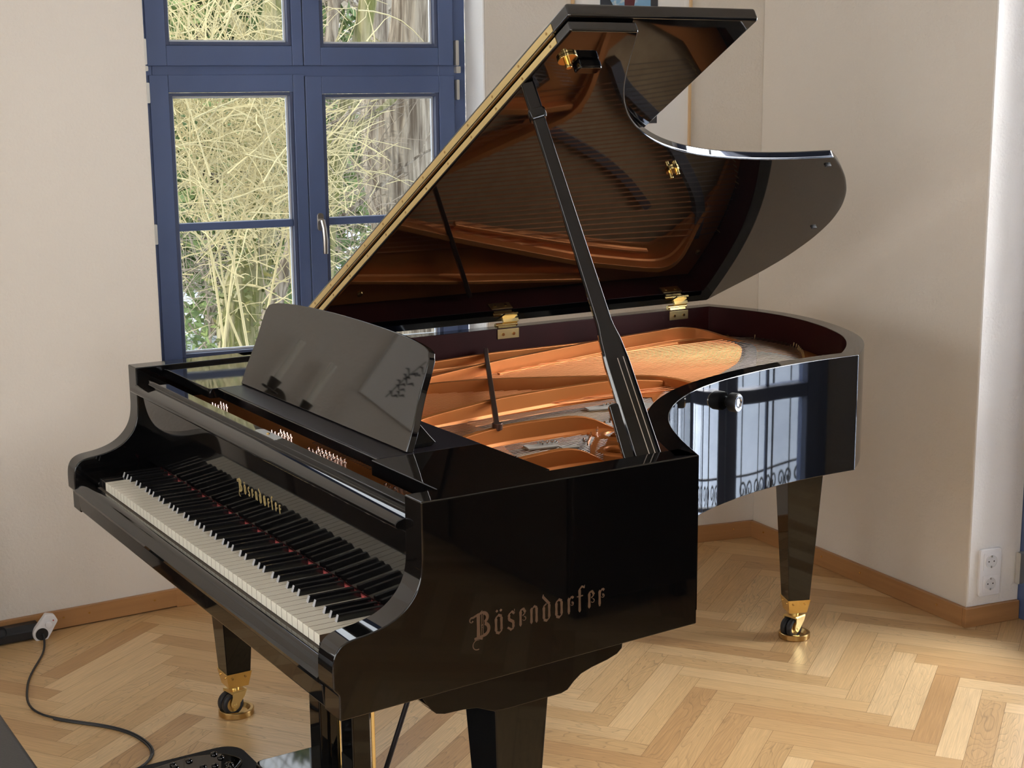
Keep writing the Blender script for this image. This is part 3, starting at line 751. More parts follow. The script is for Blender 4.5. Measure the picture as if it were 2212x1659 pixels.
# hitch pins and tuning pins
bm = B(); tube(bm, [(0, 0, 0), (0, .003, .015)], .0014, 6); hpn = obj('hitch_pin', bm, 'brass_soft', piano); first = True
for i in range(30):
    h = along(HT, .02 + .95 * i / 29); d = Vector((.35, .94)) * .004; k_ = hpn if first else inst(hpn, piano); first = False; k_.location = (h.x + d.x, h.y + d.y, .871)
bm = B(); tube(bm, [(0, 0, 0), (0, -.0015, .020)], [.0030, .0028], 8); tube(bm, [(0, 0, .010), (0, 0, .013)], .0045, 8); tpn = obj('tuning_pin', bm, 'chrome', piano); first = True
k = 0
grp = [(-.52, 9), (-.155, 12), (.045, 18), (.155, 6), (.40, 9), (.545, 12)]
for gx, cnt in grp:
    for j in range(cnt):
        x = gx + (j // 3) * .0185 + (j % 3) * .005; y = .232 + (j % 3) * .019
        k_ = tpn if first else inst(tpn, piano); first = False; k_.location = (x, y, .871); k += 1
# dampers along the line of the brace bar
bm = B(); box(bm, -.0055, .0055, 0, .034, .8885, .912); dm = obj('damper', bm, 'lacquer', piano, bevel=.001)
bm = B(); prism(bm, [(-.001, .886), (.035, .886), (.030, .879), (.004, .879)], -.005, .005, XYP); obj('damper_felt', bm, 'white_felt', dm); dfelt = dm.children[0]
dsec = [(-.56, -.42, .55, .52, 10), (-.33, -.11, .53, .49, 13), (-.035, .155, .50, .46, 14), (.235, .40, .455, .45, 12), (.47, .60, .45, .448, 8)]
first = True
for x0_, x1_, y0_, y1_, n_ in dsec:
    for j in range(n_):
        t = j / (n_ - 1); p = (x0_ + (x1_ - x0_) * t, y0_ + (y1_ - y0_) * t, 0)
        if first: dm.location = p; first = False
        else:
            c = inst(dm, piano, p); f_ = inst(dfelt, c)

for (x, y, ln_, wd, a_) in ((.262, .700, .075, .035, -.2), (.015, 1.045, .10, .035, -.25), (.30, .745, .04, .022, -.2)):
    bm = B(); box(bm, -wd / 2, wd / 2, -ln_ / 2, ln_ / 2, .8725, .8765); o = obj('listing_felt', bm, 'white_felt', piano, bevel=.001); o.location = (x, y, 0); o.rotation_euler = (0, 0, a_)
bm = B(); tube(bm, [(0, 0, 0), (0, 0, .010)], .0022, 6); ag = obj('bridge_pin', bm, 'chrome', piano); first = True
for (x, y) in [(.248 + i * .009, .735 - j * .012) for i in range(3) for j in range(4)] + [(.0 + i * .011, 1.085 - j * .012) for i in range(2) for j in range(4)] + [(.095 + .018 * i, 1.02 - .022 * i + .006 * (i % 2)) for i in range(11)] + [(.245 + .012 * i, .84 - .010 * i) for i in range(6)]:
    k_ = ag if first else inst(ag, piano); first = False; k_.location = (x, y, .873)

# ---- lid
TH, HX, HZ = .5267, -.7589, .9717
ct, st_ = math.cos(TH), math.sin(TH)
def fL(p, t): return (HX + p[0] * ct - t * st_, p[1], HZ + p[0] * st_ + t * ct)
YH = .583
curve = resample([(1.513, .738), (1.478, .755), (1.412, .783), (1.351, .811), (1.288, .846), (1.211, .900), (1.150, .961), (1.092, 1.037), (1.042, 1.124), (1.002, 1.232), (.978, 1.333), (.962, 1.463), (.956, 1.588), (.959, 1.712)], .012, it=25)
lt = resample([(.959, 1.712), (.916, 1.772), (.832, 1.866), (.744, 1.947), (.654, 2.008), (.552, 2.054), (.436, 2.078), (.305, 2.078), (.195, 2.055), (.106, 2.022), (0.0, 1.985)], .012, it=12)
main = [(0.0, YH)] + [(1.513, YH)] + [(p.x, p.y) for p in curve] + [(p.x, p.y) for p in lt[1:]]
bm = B(); prism(bm, main, 0, .022, fL); lid = obj('lid', bm, 'lacquer_hi', piano, bevel=.0045, seg=4, smooth=25)
bm = B(); prism(bm, [(-.004, YH), (1.522, YH), (1.522, 1.040), (-.004, 1.040)], .0255, .0535, fL); flap = obj('lid_flap', bm, 'lacquer_hi', piano, bevel=.006, seg=4)
for t0, t1, par in ((.0045, .0175, lid), (.031, .046, flap)):
    bm = B(); prism(bm, [(.02, YH - .0012), (1.462, YH - .0012), (1.462, YH + .0005), (.02, YH + .0005)], t0, t1, fL); ph_ = obj('piano_hinge', bm, 'brass_soft', par)
    for k in range(13):
        u = .06 + k * .115; bm = B(); c = fL((u, YH - .0012), (t0 + t1) / 2); tube(bm, [c, (c[0], c[1] - .0008, c[2])], .0028, 8); obj('screw', bm, 'bronze', ph_)
bm = B(); a = fL((.02, YH - .001), .0245); c = fL((1.46, YH - .001), .0245); tube(bm, [a, c], .0030, 8); obj('hinge_barrel', bm, 'bronze', lid)
# lid hardware on the underside
def disk(u, y, r, t0, t1, name, m_, par, n=24):
    bm = B(); pts = [(u + r * math.cos(2 * PI * k / n), y + r * math.sin(2 * PI * k / n)) for k in range(n)]
    prism(bm, pts, t0, t1, fL); return obj(name, bm, m_, par, bevel=.001)
k_ = disk(1.421, .627, .020, -.006, 0, 'lid_lock', 'brass', lid)
disk(1.415, .629, .006, -.020, -.005, 'lock_pin', 'brass', k_, 12)
bm = B(); prism(bm, rrect(1.392, 1.418, .652, .708, .008, 3), -.020, 0, fL); obj('prop_block', bm, 'lacquer', lid, bevel=.004, seg=3)
k_ = disk(.931, 1.214, .017, -.006, 0, 'lid_catch', 'brass', lid)
disk(.926, 1.208, .005, -.022, -.005, 'catch_pin', 'brass', k_, 10); disk(.936, 1.222, .005, -.018, -.005, 'catch_pin', 'brass', k_, 10)
for (u, y) in ((.916, 1.727), (.523, 2.006)):
    bm = B(); prism(bm, rrect(u - .004, u + .004, y - .010, y + .010, .0035, 3), -.005, 0, fL); obj('bumper', bm, 'rubber', lid)
for y in (1.228, 1.850):
    bm = B(); box(bm, -.7272, -.7245, y - .036, y + .036, .927, .955); lh = obj('lid_hinge', bm, 'brass_soft', piano, bevel=.0008)
    for s in (-.018, .018):
        bm = B(); tube(bm, [(-.7246, y + s, .940), (-.7225, y + s, .940)], .0045, 10); obj('screw', bm, 'brass', lh)
    bm = B(); tube(bm, [(-.738, y - .036, .9655), (-.738, y + .036, .9655)], .0062, 12); prism(bm, [(-.742, .955), (-.728, .955), (-.733, .966)], y - .03, y + .03, lambda p, t: (p[0], t, p[1])); obj('knuckle', bm, 'brass', lh)
    bm = B(); prism(bm, [(.012, y - .030), (.060, y - .022), (.060, y + .022), (.012, y + .030)], -.0022, -.0002, fL); obj('hinge_leaf', bm, 'brass', lh)
    bm = B(); prism(bm, [(.018, y - .012), (.026, y - .012), (.026, y + .040), (.018, y + .040)], -.012, -.002, fL); obj('hinge_stop', bm, 'brass_soft', lh)
# prop stick
PB = Vector((.690, .660, .938)); PT = Vector(fL((1.325, .590), -.001)); PD = (PT - PB)
def P_(f): return PB + PD * f
ax = PD.normalized(); sd = Vector((.53, .85, 0)); sd = (sd - ax * sd.dot(ax)).normalized(); dp = ax.cross(sd)
def sect(bm, fs, ch=.25):
    rows = []
    for f_, w_, h_ in fs:
        c = P_(f_); a_, b2 = w_ / 2, h_ / 2; k1, k2 = a_ * (1 - ch), b2 * (1 - ch)
        rows.append([bm.verts.new(c + sd * x + dp * y) for x, y in ((-a_, -k2), (-k1, -b2), (k1, -b2), (a_, -k2), (a_, k2), (k1, b2), (-k1, b2), (-a_, k2))])
    for i in range(len(rows) - 1):
        for k in range(8): bm.faces.new((rows[i][k], rows[i][(k + 1) % 8], rows[i + 1][(k + 1) % 8], rows[i + 1][k]))
    bm.faces.new(rows[0][::-1]); bm.faces.new(rows[-1])
bm = B(); sect(bm, [(0.0, .054, .036), (.255, .048, .034), (.31, .042, .032), (.345, .033, .028), (.36, .031, .027), (.62, .0275, .025), (.915, .024, .023)])
prop = obj('lid_prop', bm, 'lacquer', piano, bevel=.0012, smooth=20)
bm = B(); sect(bm, [(.902, .030, .028), (.908, .034, .032), (.925, .034, .032), (.930, .030, .028)]); obj('collar', bm, 'chrome' if False else 'lacquer', prop, bevel=.001)
bm = B(); sect(bm, [(.928, .027, .024), (1.0, .026, .024)]); obj('upper_stick', bm, 'lacquer', prop, bevel=.001)
tow = -1 if dp.dot(Vector((2.86, -.99, 1.6)) - PB) < 0 else 1
bm = B()
g0_, g1_ = P_(.0), P_(.262); dpo = dp * tow
for s in (-1, 1):
    bar(bm, g0_ + sd * (.010 + .0055 * s) + dpo * .0178, g1_ + sd * (.008 + .0055 * s) + dpo * .0172, .0016, .0016, up=dpo)
obj('prop_groove', bm, 'chrome', prop)
bm = B(); q0 = PB - sd * .030 - ax * .015; bar(bm, q0, q0 + ax * .135, .030, .03, up=dp, w2=.022); obj('short_prop', bm, 'lacquer', piano, bevel=.004, seg=3)
# lock receiver knob on the bentside
kc = Vector((.222, 1.238, .9035)); kn = Vector((.94, .34, 0)).normalized(); kn = Vector((.93, .365, 0)).normalized()
bm = B()
def lathe_dir(bm, prof_, c, d, n=28):
    d, s, u = frame_of(d); rings = []
    for r, h in prof_:
        rings.append([bm.verts.new(c + d * h + (s * math.cos(2 * PI * k / n) + u * math.sin(2 * PI * k / n)) * max(r, 1e-5)) for k in range(n)])
    for i in range(len(rings) - 1):
        for k in range(n): bm.faces.new((rings[i][k], rings[i][(k + 1) % n], rings[i + 1][(k + 1) % n], rings[i + 1][k]))
lathe_dir(bm, [(0, 0), (.012, 0), (.011, .008), (.013, .014), (.021, .017), (.0225, .020), (.0225, .036), (.021, .038), (0, .038)], kc, kn)
knob = obj('side_knob', bm, 'rubber', piano, smooth=40)
bm = B(); lathe_dir(bm, [(.020, .0375), (.020, .040), (.0135, .040), (.0125, .037)], kc, kn); obj('knob_ring', bm, 'chrome', knob, smooth=40)
bm = B(); lathe_dir(bm, [(0, .0385), (.008, .0385), (.010, .0375)], kc, kn); obj('knob_face', bm, 'chrome', knob)

# ---- knee blocks, legs, casters
knee = [(.117, .627), (.130, .605), (.142, .588), (.152, .579), (.168, .575), (.205, .574), (.232, .571), (.250, .563), (.268, .556), (.300, .555), (.408, .557), (.422, .561), (.436, .574), (.452, .585), (.475, .592), (.510, .599), (.532, .606), (.543, .615), (.546, .634)]
for s in (-1, 1):
    a_, c_ = sorted((s * .600, s * (HW - .0025))); bm = B(); prism(bm, knee, a_, c_, XYP); obj('knee_block', bm, 'lacquer', piano, bevel=.002, smooth=30)
def leg(x, y, rot, ztop):
    base = B(); h = lambda z: (.066 + .11 * (z - .125)) / 2
    V0 = [base.verts.new((a * h(.125), b2 * h(.125), .125)) for a, b2 in ((-1, -1), (1, -1), (1, 1), (-1, 1))]
    V1 = [base.verts.new((a * h(ztop), b2 * h(ztop), ztop)) for a, b2 in ((-1, -1), (1, -1), (1, 1), (-1, 1))]
    base.faces.new(V0[::-1]); base.faces.new(V1)
    for i in range(4): base.faces.new((V0[i], V0[(i + 1) % 4], V1[(i + 1) % 4], V1[i]))
    lg = obj('leg', base, 'lacquer', piano, bevel=.0022); lg.location = (x, y, 0); lg.rotation_euler = (0, 0, rot)
    bm = B(); t, q = .0355, .0275
    V0 = [bm.verts.new((a * q, b2 * q, .084)) for a, b2 in ((-1, -1), (1, -1), (1, 1), (-1, 1))]; V1 = [bm.verts.new((a * t, b2 * t, .127)) for a, b2 in ((-1, -1), (1, -1), (1, 1), (-1, 1))]
    bm.faces.new(V0[::-1]); bm.faces.new(V1)
    for i in range(4): bm.faces.new((V0[i], V0[(i + 1) % 4], V1[(i + 1) % 4], V1[i]))
    for a, b2 in ((0, -1), (1, 0)):
        pass
    fe = obj('ferrule', bm, 'brass', lg, bevel=.001)
    for d in ((0, -1), (1, 0)):
        for s in (-.5, .45):
            c = Vector((d[0] * .0328 + (-d[1]) * s * .038, d[1] * .0328 + d[0] * s * .038, .113)); bm = B(); tube(bm, [c, c + Vector((d[0], d[1], 0)) * .003], .0028, 8); obj('screw', bm, 'bronze', fe)
    # twin wheel caster
    bm = B(); tube(bm, [(0, 0, .072), (0, 0, .086)], .012, 14)
    box(bm, -.024, .022, -.023, .023, .066, .073)
    for s in (-1, 1):
        yy = s * .0235
        prism(bm, [(-.022, .070), (.020, .070), (.014, .056), (-.004, .034), (-.012, .026), (-.020, .026), (-.027, .034), (-.027, .042), (-.022, .056)], yy - .0022, yy + .0022, lambda p, t: (p[0], t, p[1]))
        tube(bm, [(-.016, yy - .004, .036), (-.016, yy + .004, .036)], .0045, 10)
    fk = obj('caster_fork', bm, 'brass_soft', lg, bevel=.001); fk.rotation_euler = (0, 0, PI / 2 + .15 - rot)
    for s in (-1, 1):
        bm = B(); lathe(bm, [(.020, -.008), (.027, -.0085), (.0295, -.006), (.0295, .006), (.027, .0085), (.020, .008), (.020, -.008)], 28, (-.016, s * .0110, .036), 'y'); obj('wheel', bm, 'rubber', fk, smooth=50)
        bm = B(); lathe(bm, [(0, -.007), (.0205, -.007), (.0205, .007), (0, .007)], 24, (-.016, s * .0110, .036), 'y'); obj('wheel_hub', bm, 'brass_soft', fk, smooth=50)
    return lg
leg(-.690, .340, 0, .60); leg(.690, .340, 0, .60); leg(-.300, 1.970, math.radians(-21.8), .70)
def cup(x, y, label):
    bm = B(); lathe(bm, [(0, 0), (.045, 0), (.047, .002), (.047, .016), (.045, .018), (.0375, .018), (.034, .013), (.030, .007), (0, .0065)], 40, (0, 0, 0))
    o = obj('caster_cup', bm, 'bronze', bevel=.0006, smooth=40); o.location = (x, y, 0); tag(o, label, 'caster cup', 'brass cups under the piano casters')
cup(-.690, .340, 'round brass caster cup under the left front leg of the piano')
cup(-.300, 1.970, 'round brass caster cup under the rear leg of the piano')
cup(.690, .340, 'round brass caster cup under the right front leg of the piano')

# ---- lyre with pedals
bm = B(); box(bm, -.12, .15, .27, .40, .585, .6098); ly = obj('lyre_top', bm, 'lacquer', piano, bevel=.002)
for x in (-.085, .085):
    bm = B(); box(bm, x - .028, x + .028, .300, .345, .085, .586); obj('lyre_post', bm, 'lacquer', piano, bevel=.003)
bm = B(); prism(bm, rrect(-.22, .20, .20, .40, .02), .028, .086); lb = obj('pedal_box', bm, 'lacquer', piano, bevel=.005, seg=3)
for x in (-.13, -.045, .04, .125):
    bm = B(); prism(bm, [(x - .012, .20), (x + .012, .20), (x + .016, .12), (x + .014, .095), (x, .088), (x - .014, .095), (x - .016, .12)], .040, .048); obj('pedal', bm, 'brass', piano, bevel=.002)
for x, y in ((.166, .325), (.02, .335), (-.03, .335)):
    bm = B(); tube(bm, [(x, y, .086), (x, y, .609)], .0042, 10); obj('pedal_rod', bm, 'brass', piano)
for x in (.065, -.075):
    bm = B(); tube(bm, [(x, .385, .08), (x - .05, .63, .609)], .006, 10); obj('lyre_brace', bm, 'satin', piano)

# ---- lettering in blackletter strokes
def glyphs():
    G = {}
    def stem(x, y0, y1, w=.17): return [(x, y0 - .07), (x + w / 2, y0 + .05), (x + w / 2 - .02, (y0 + y1) / 2), (x + w / 2, y1 - .05), (x, y1 + .07), (x - w / 2, y1 - .05), (x - w / 2 + .02, (y0 + y1) / 2), (x - w / 2, y0 + .05)]
    def ln(p, q, w=.07):
        d = Vector(q) - Vector(p); n = Vector((-d.y, d.x)).normalized() * w / 2; p, q = Vector(p), Vector(q); return [tuple(p + n), tuple(p - n), tuple(q - n), tuple(q + n)]
    def dia(x, y, r=.09): return [(x, y - r), (x + r, y), (x, y + r), (x - r, y)]
    def arcs(cx, cy, r, a0, a1, w0, w1, n=14, sx=1):
        o_, i_ = [], []
        for k in range(n + 1):
            t = a0 + (a1 - a0) * k / n; w = w0 + (w1 - w0) * k / n
            o_.append((cx + sx * (r + w / 2) * math.cos(t), cy + (r + w / 2) * math.sin(t))); i_.append((cx + sx * (r - w / 2) * math.cos(t), cy + (r - w / 2) * math.sin(t)))
        return o_ + i_[::-1]
    o_ = [stem(.12, .12, .86), stem(.47, .14, .88), ln((.12, .06), (.34, -.04), .15), ln((.30, -.04), (.50, .12), .08), ln((.10, .88), (.30, 1.03), .08), ln((.26, 1.04), (.48, .92), .15)]
    G['o'] = (.60, o_); G['O'] = (.60, o_ + [dia(.18, 1.27), dia(.44, 1.27)])
    r_ = [stem(.14, .08, .92), ln((.16, .82), (.34, 1.02), .07), dia(.40, .95, .10), ln((.14, .0), (.14, .1), .1)]
    curl = [arcs(.36, .58, .10, -PI * .9, PI * .6, .02, .06), dia(.37, .60, .045)]
    G['r'] = (.50, r_ + curl)
    G['e'] = (.50, [stem(.14, .08, .92), ln((.14, .95), (.34, 1.04), .10), ln((.32, 1.05), (.46, .80), .14), ln((.46, .78), (.28, .62), .06), arcs(.38, .44, .11, PI * .5, -PI * .9, .05, .03)])
    G['n'] = (.62, [stem(.14, .06, .90), stem(.48, .06, .90), ln((.16, .84), (.34, 1.02), .07), ln((.30, 1.02), (.50, .90), .13)])
    G['d'] = (.62, [stem(.12, .12, .80), stem(.48, .14, .90), ln((.12, .06), (.34, -.04), .15), ln((.30, -.04), (.50, .12), .08), ln((.10, .84), (.30, .98), .08), ln((.50, .92), (.06, 1.42), .15), ln((.04, 1.40), (.10, 1.54), .06)])
    G['s'] = (.52, [stem(.14, .60, .88), stem(.42, .10, .42), ln((.12, .62), (.44, .40), .17), ln((.14, .90), (.36, 1.06), .07), ln((.32, 1.05), (.48, .88), .13), ln((.42, .06), (.20, -.04), .10), ln((.24, .02), (.04, .16), .12), ln((.48, 1.0), (.50, 1.14), .04)])
    G['f'] = (.46, [stem(.16, .0, 1.30), ln((.16, 1.30), (.34, 1.48), .08), ln((.30, 1.46), (.50, 1.36), .11), ln((-.02, .90), (.38, .90), .07), ln((.46, 1.4), (.52, 1.5), .03)])
    Bg = [stem(.60, .02, 1.36, .22), ln((.80, .06), (.80, 1.38), .035), ln((.90, .10), (.90, 1.36), .035), ln((.80, .70), (.90, .70), .05), ln((.80, .55), (.90, .55), .03),
          arcs(.92, 1.10, .26, -PI * .42, PI * .5, .16, .20), arcs(.92, .42, .34, -PI * .5, PI * .42, .18, .20), ln((.58, 1.34), (.96, 1.42), .12), ln((.34, -.02), (.94, .06), .14),
          ln((.24, 1.22), (.60, 1.36), .12), arcs(.20, 1.10, .14, PI * .35, PI * 1.55, .12, .03), dia(.24, 1.02, .055), ln((.60, .0), (.86, -.10), .12),
          arcs(.52, -.38, .28, PI * .35, PI * 1.62, .03, .06), ln((.70, 1.40), (.86, 1.52), .05)]
    G['B'] = (1.38, Bg)
    return G
GL = glyphs()
def lettering(name, f, xh, spacing, m_, parent, widthscale=1.0):
    bm = B(); x = 0.0; k = 0
    for ch in 'BOsendorfer':
        w, polys = GL[ch]
        for P in polys:
            pts = [((x + px * widthscale) * xh, py * xh) for px, py in P]
            k += 1; prism(bm, pts, -.0002, .0003 + k * 3e-6, f)
        x += w * widthscale + spacing
    return obj(name, bm, m_, parent, smooth=20)
# width in units: sum = 1.38+.6+.52+.5+.62+.62+.6+.5+.46+.5+.5
TW = 1.38 + .6 + .52 + .5 + .62 + .62 + .6 + .5 + .46 + .5 + .5
xh1 = .0315; sp1 = (.285 / xh1 - TW) / 10
fc = lambda p, t: (HW + .0004 + t, .216 + p[0], .6995 + p[1] + p[0] * .030)
lettering('lettering', fc, xh1, sp1, 'letter_side', cheek)
xh2 = .0195; sp2 = (.236 / xh2 - TW) / 10
def ff(p, t):
    z = .783 + p[1]; y = .1502 - (z - .7158) * (.0137 / .1742); return (-.093 + p[0], y - .0003 - t, z)
lettering('lettering', ff, xh2, sp2, 'letter', fall)

# ------------------------------------------------------------------ things in the room
# framed picture on the far wall
FD = Vector((-1.166 + 1.41, 2.556 - 1.57)).normalized(); FN = Vector((FD.y, -FD.x)); F0 = Vector((-1.41, 1.57))
def ffar(p, t): q = F0 + FD * p[0] + FN * t; return (q.x, q.y, p[1])
def sfar(y): return (y - 1.57) / FD.y
s0, s1 = sfar(1.862), sfar(2.283)
pic = empty('framed_picture', ffar(((s0 + s1) / 2, 1.40), 0)); bpy.context.view_layer.update()
tag(pic, 'pale wooden picture frame with white mount on the wall behind the piano lid', 'picture frame')
def unparented(o, par):
    o.parent = par; o.matrix_parent_inverse = par.matrix_world.inverted(); return o
bm = B(); ring(bm, ffar, s0, s1, 1.42, 2.30, .007, 0.001, .022); unparented(obj('frame', bm, 'frame_wood', bevel=.001), pic)
bm = B(); prism(bm, [(s0 + .006, 1.426), (s1 - .006, 1.426), (s1 - .006, 2.294), (s0 + .006, 2.294)], .002, .010, ffar); unparented(obj('mount', bm, 'mount'), pic)
def art_mat():
    m, nt, b_ = new_mat('print_of_sky_and_towers'); tc = nt.nodes.new('ShaderNodeTexCoord')
    n = nt.nodes.new('ShaderNodeTexNoise'); n.inputs['Scale'].default_value = 14; n.inputs['Detail'].default_value = 3
    cr = nt.nodes.new('ShaderNodeValToRGB'); e = cr.color_ramp.elements; e[0].position = .54; e[0].color = (.22, .42, .62, 1); e[1].position = .60; e[1].color = (.75, .74, .64, 1)
    nt.links.new(tc.outputs['Object'], n.inputs['Vector']); nt.links.new(n.outputs['Fac'], cr.inputs[0]); nt.links.new(cr.outputs[0], b_.inputs['Base Color']); b_.inputs['Roughness'].default_value = .6
    return m
a0, a1 = sfar(1.960), sfar(2.163)
bm = B(); prism(bm, [(a0, 1.515), (a1, 1.515), (a1, 2.20), (a0, 2.20)], .0102, .011, ffar); art = unparented(obj('print', bm, art_mat()), pic)
for (u0, u1, z0, z1, c_) in ((0, .10, 1.515, 1.93, (.03, .035, .045)), (.095, .112, 1.515, 2.0, (.10, .02, .025)), (.18, a1 - a0, 1.515, 2.20, (.05, .05, .055))):
    bm = B()
    if u0 == 0: pts = [(a0, z0), (a0 + .20, z0), (a0 + .075, 1.86), (a0 + .035, 1.925), (a0 + .01, 1.95), (a0, 1.95)]
    elif u0 < .1: pts = [(a0 + .085, z0), (a0 + .125, z0), (a0 + .122, 1.90), (a0 + .127, 1.93), (a0 + .108, 2.02), (a0 + .088, 2.02), (a0 + .088, 1.93)]
    else: pts = [(a0 + u0, z0), (a1, z0), (a1, z1), (a0 + u0 + .008, z1), (a0 + u0 + .003, 1.94)]
    prism(bm, pts, .011, .0114 + u0 * .001, ffar); unparented(obj('printed_shape', bm, mat('print_dark_%d' % int(u0 * 1000), c_, .7)), pic)

# double wall socket on the reveal
SD = (v2 - v1).normalized(); SN = n2
def fS(p, t): q = v1 + SD * p[0] + SN * (t + .004); return (q.x, q.y, p[1])
sk = empty('wall_socket', fS((.073, .166), 0)); bpy.context.view_layer.update()
tag(sk, 'white double power socket on the narrow wall beside the garden door', 'wall socket')
bm = B(); prism(bm, rrect(.032, .113, .092, .242, .009), 0, .011, fS); unparented(obj('cover_plate', bm, 'plastic', bevel=.003, seg=3), sk)
for zc in (.2025, .1315):
    bm = B(); prism(bm, rrect(.045, .101, zc - .027, zc + .027, .003), .011, .0125, fS); ins_ = unparented(obj('socket_insert', bm, 'plastic', bevel=.0008), sk)
    bm = B(); prism(bm, circ(.073, zc, .0200, 28), .0125, .0135, fS); unparented(obj('socket_well', bm, 'socket_dark'), sk)
    bm = B(); ringp = circ(.073, zc, .0212, 28)
    for k in range(28):
        p_, q_ = Vector(ringp[k]), Vector(ringp[(k + 1) % 28]); prism(bm, [tuple(p_), tuple(q_), tuple(q_ + (Vector((.073, zc)) - q_) * .07), tuple(p_ + (Vector((.073, zc)) - p_) * .07)], .0120, .0150, fS)
    unparented(obj('socket_ring', bm, 'plastic'), sk)
    for dx in (-.0095, .0095):
        bm = B(); prism(bm, circ(.073 + dx, zc, .0024, 10), .0135, .0138, fS); unparented(obj('pin_hole', bm, 'ink'), sk)
    for dz in (-.017, .017):
        bm = B(); prism(bm, [(.0715, zc + dz - .003), (.0745, zc + dz - .003), (.0745, zc + dz + .003), (.0715, zc + dz + .003)], .0135, .0165, fS); unparented(obj('earth_clip', bm, 'alu'), sk)

# power strip, dimmer plug, cable
stp = empty('power_strip', (-1.575, -.12, 0)); tag(stp, 'black multi-socket power strip lying against the baseboard', 'power strip')
bm = B(); prism(bm, [(-.014, .004), (.030, .004), (.030, .030), (.018, .048), (-.014, .048)], -.20, .165, lambda p, t: (p[0], t, p[1])); obj('body', bm, 'blackplastic', stp, bevel=.003)
for y in (-.15, -.10, -.05, 0.0, .05):
    c = Vector((.0245, y, .040)); d = Vector((.75, 0, .5)).normalized(); bm = B(); lathe_dir(bm, [(.0195, 0), (.0195, .003), (.0175, .003), (.0165, -.002), (0, -.002)], c, d); obj('outlet', bm, 'ink', stp, smooth=40)
dm_ = empty('plug_in_dimmer', (-1.548, .055, .028)); tag(dm_, 'white plug-in dimmer with a small dial plugged into the black power strip', 'dimmer')
dmx = Vector((0, math.cos(math.radians(52)), math.sin(math.radians(52)))); dmy = Vector((0, -dmx.z, dmx.y)); dmn = Vector((1, 0, 0))
def fDm(p, t): q = dmx * p[0] + dmy * p[1] + dmn * t; return tuple(q)
pts = [(-.028 * math.cos(a2) - .012, -.028 * math.sin(a2)) for a2 in [(-PI / 2) + PI * k / 14 for k in range(15)]]
pts = [(-.012 - .026 * math.cos(a2), .026 * math.sin(a2)) for a2 in [-PI / 2 + PI * k / 14 for k in range(15)]] + [(.046, .024), (.056, 0), (.046, -.020)]
bm = B(); prism(bm, pts, -.006, .016, fDm); bd = obj('body', bm, 'plastic', dm_, bevel=.004, seg=3)
bm = B(); prism(bm, circ(-.012, 0, .019, 24), .016, .0175, fDm); obj('outlet', bm, 'blackplastic', dm_)
bm = B(); lathe_dir(bm, [(0, .024), (.009, .024), (.010, .023), (.010, .015)], Vector(fDm((.022, 0), 0)), dmn); obj('dial', bm, 'plastic', dm_, smooth=50)
bm = B(); prism(bm, circ(.040, -.006, .0025, 8), .016, .0168, fDm); obj('indicator_lamp', bm, 'felt', dm_)
cab = [(-1.530, .050, .020), (-1.520, .052, .006), (-1.516, .051, .004), (-1.409, .020, .004), (-1.313, -.031, .004), (-1.218, -.075, .004), (-1.087, -.112, .004), (-1.017, -.119, .004), (-.954, -.105, .004), (-.88, -.052, .004), (-.797, .022, .004), (-.729, .062, .004), (-.646, .080, .004), (-.565, .079, .004), (-.535, .064, .004), (-.512, .039, .004), (-.498, .017, .004), (-.485, -.03, .004), (-.47, -.10, .004)]
bm = B(); P = resample(cab, .02, it=5); tube(bm, P, .0032, 8); o = obj('power_cable', bm, 'blackplastic', smooth=60); tag(o, 'thin black cable curling across the parquet from the white dimmer', 'cable')
bm = B(); P2 = [Vector((p.x + .003, p.y - .006, .0035)) for p in P[int(len(P) * .55):]]; tube(bm, P2, .0026, 8)
tag(obj('extension_lead', bm, 'blackplastic', smooth=60), 'second black lead lying close beside the curled cable near the pedal mat', 'cable')

# mat with glossy cast footrest
bm = B(); prism(bm, rrect(-.50, .20, -.45, .265, .055, 6), 0.0005, .010); tag(obj('pedal_mat', bm, 'carpet', bevel=.004), 'black rounded carpet mat on the parquet in front of the pedals', 'mat')
bm = B(); pts = resample([(-.44, .02), (-.455, .12), (-.43, .205), (-.37, .235), (-.32, .19), (-.30, .08), (-.35, .0), (-.44, .02)], .01, it=3)
prism(bm, [(p.x, p.y) for p in pts[:-1]], .0102, .026); rest = obj('cast_footrest', bm, 'lacquer', bevel=.006, seg=3); tag(rest, 'glossy black cast plate with raised studs lying on the black mat', 'footrest')
rs_ = random.Random(5)
for i in range(16):
    x, y = rs_.uniform(-.43, -.33), rs_.uniform(.04, .20); bm = B(); lathe(bm, [(.009, .024), (.0085, .030), (.005, .032), (0, .0322)], 10, (x, y, 0)); obj('stud', bm, 'lacquer', rest, smooth=60)

# piano bench
bench = empty('piano_bench', (0, -.60, 0)); tag(bench, 'black leather piano bench at the lower left edge of the photo', 'bench')
bm = B(); prism(bm, rrect(-.40, .42, -.19, .186, .02), .395, .458); obj('seat', bm, 'leather', bench, bevel=.014, seg=4)
bm = B(); box(bm, -.37, .39, -.16, .155, .33, .395); obj('apron', bm, 'lacquer', bench, bevel=.002)
for x in (-.35, .37):
    for y in (-.14, .135):
        bm = B(); box(bm, x - .022, x + .022, y - .022, y + .022, 0, .35); obj('leg', bm, 'lacquer', bench, bevel=.003)

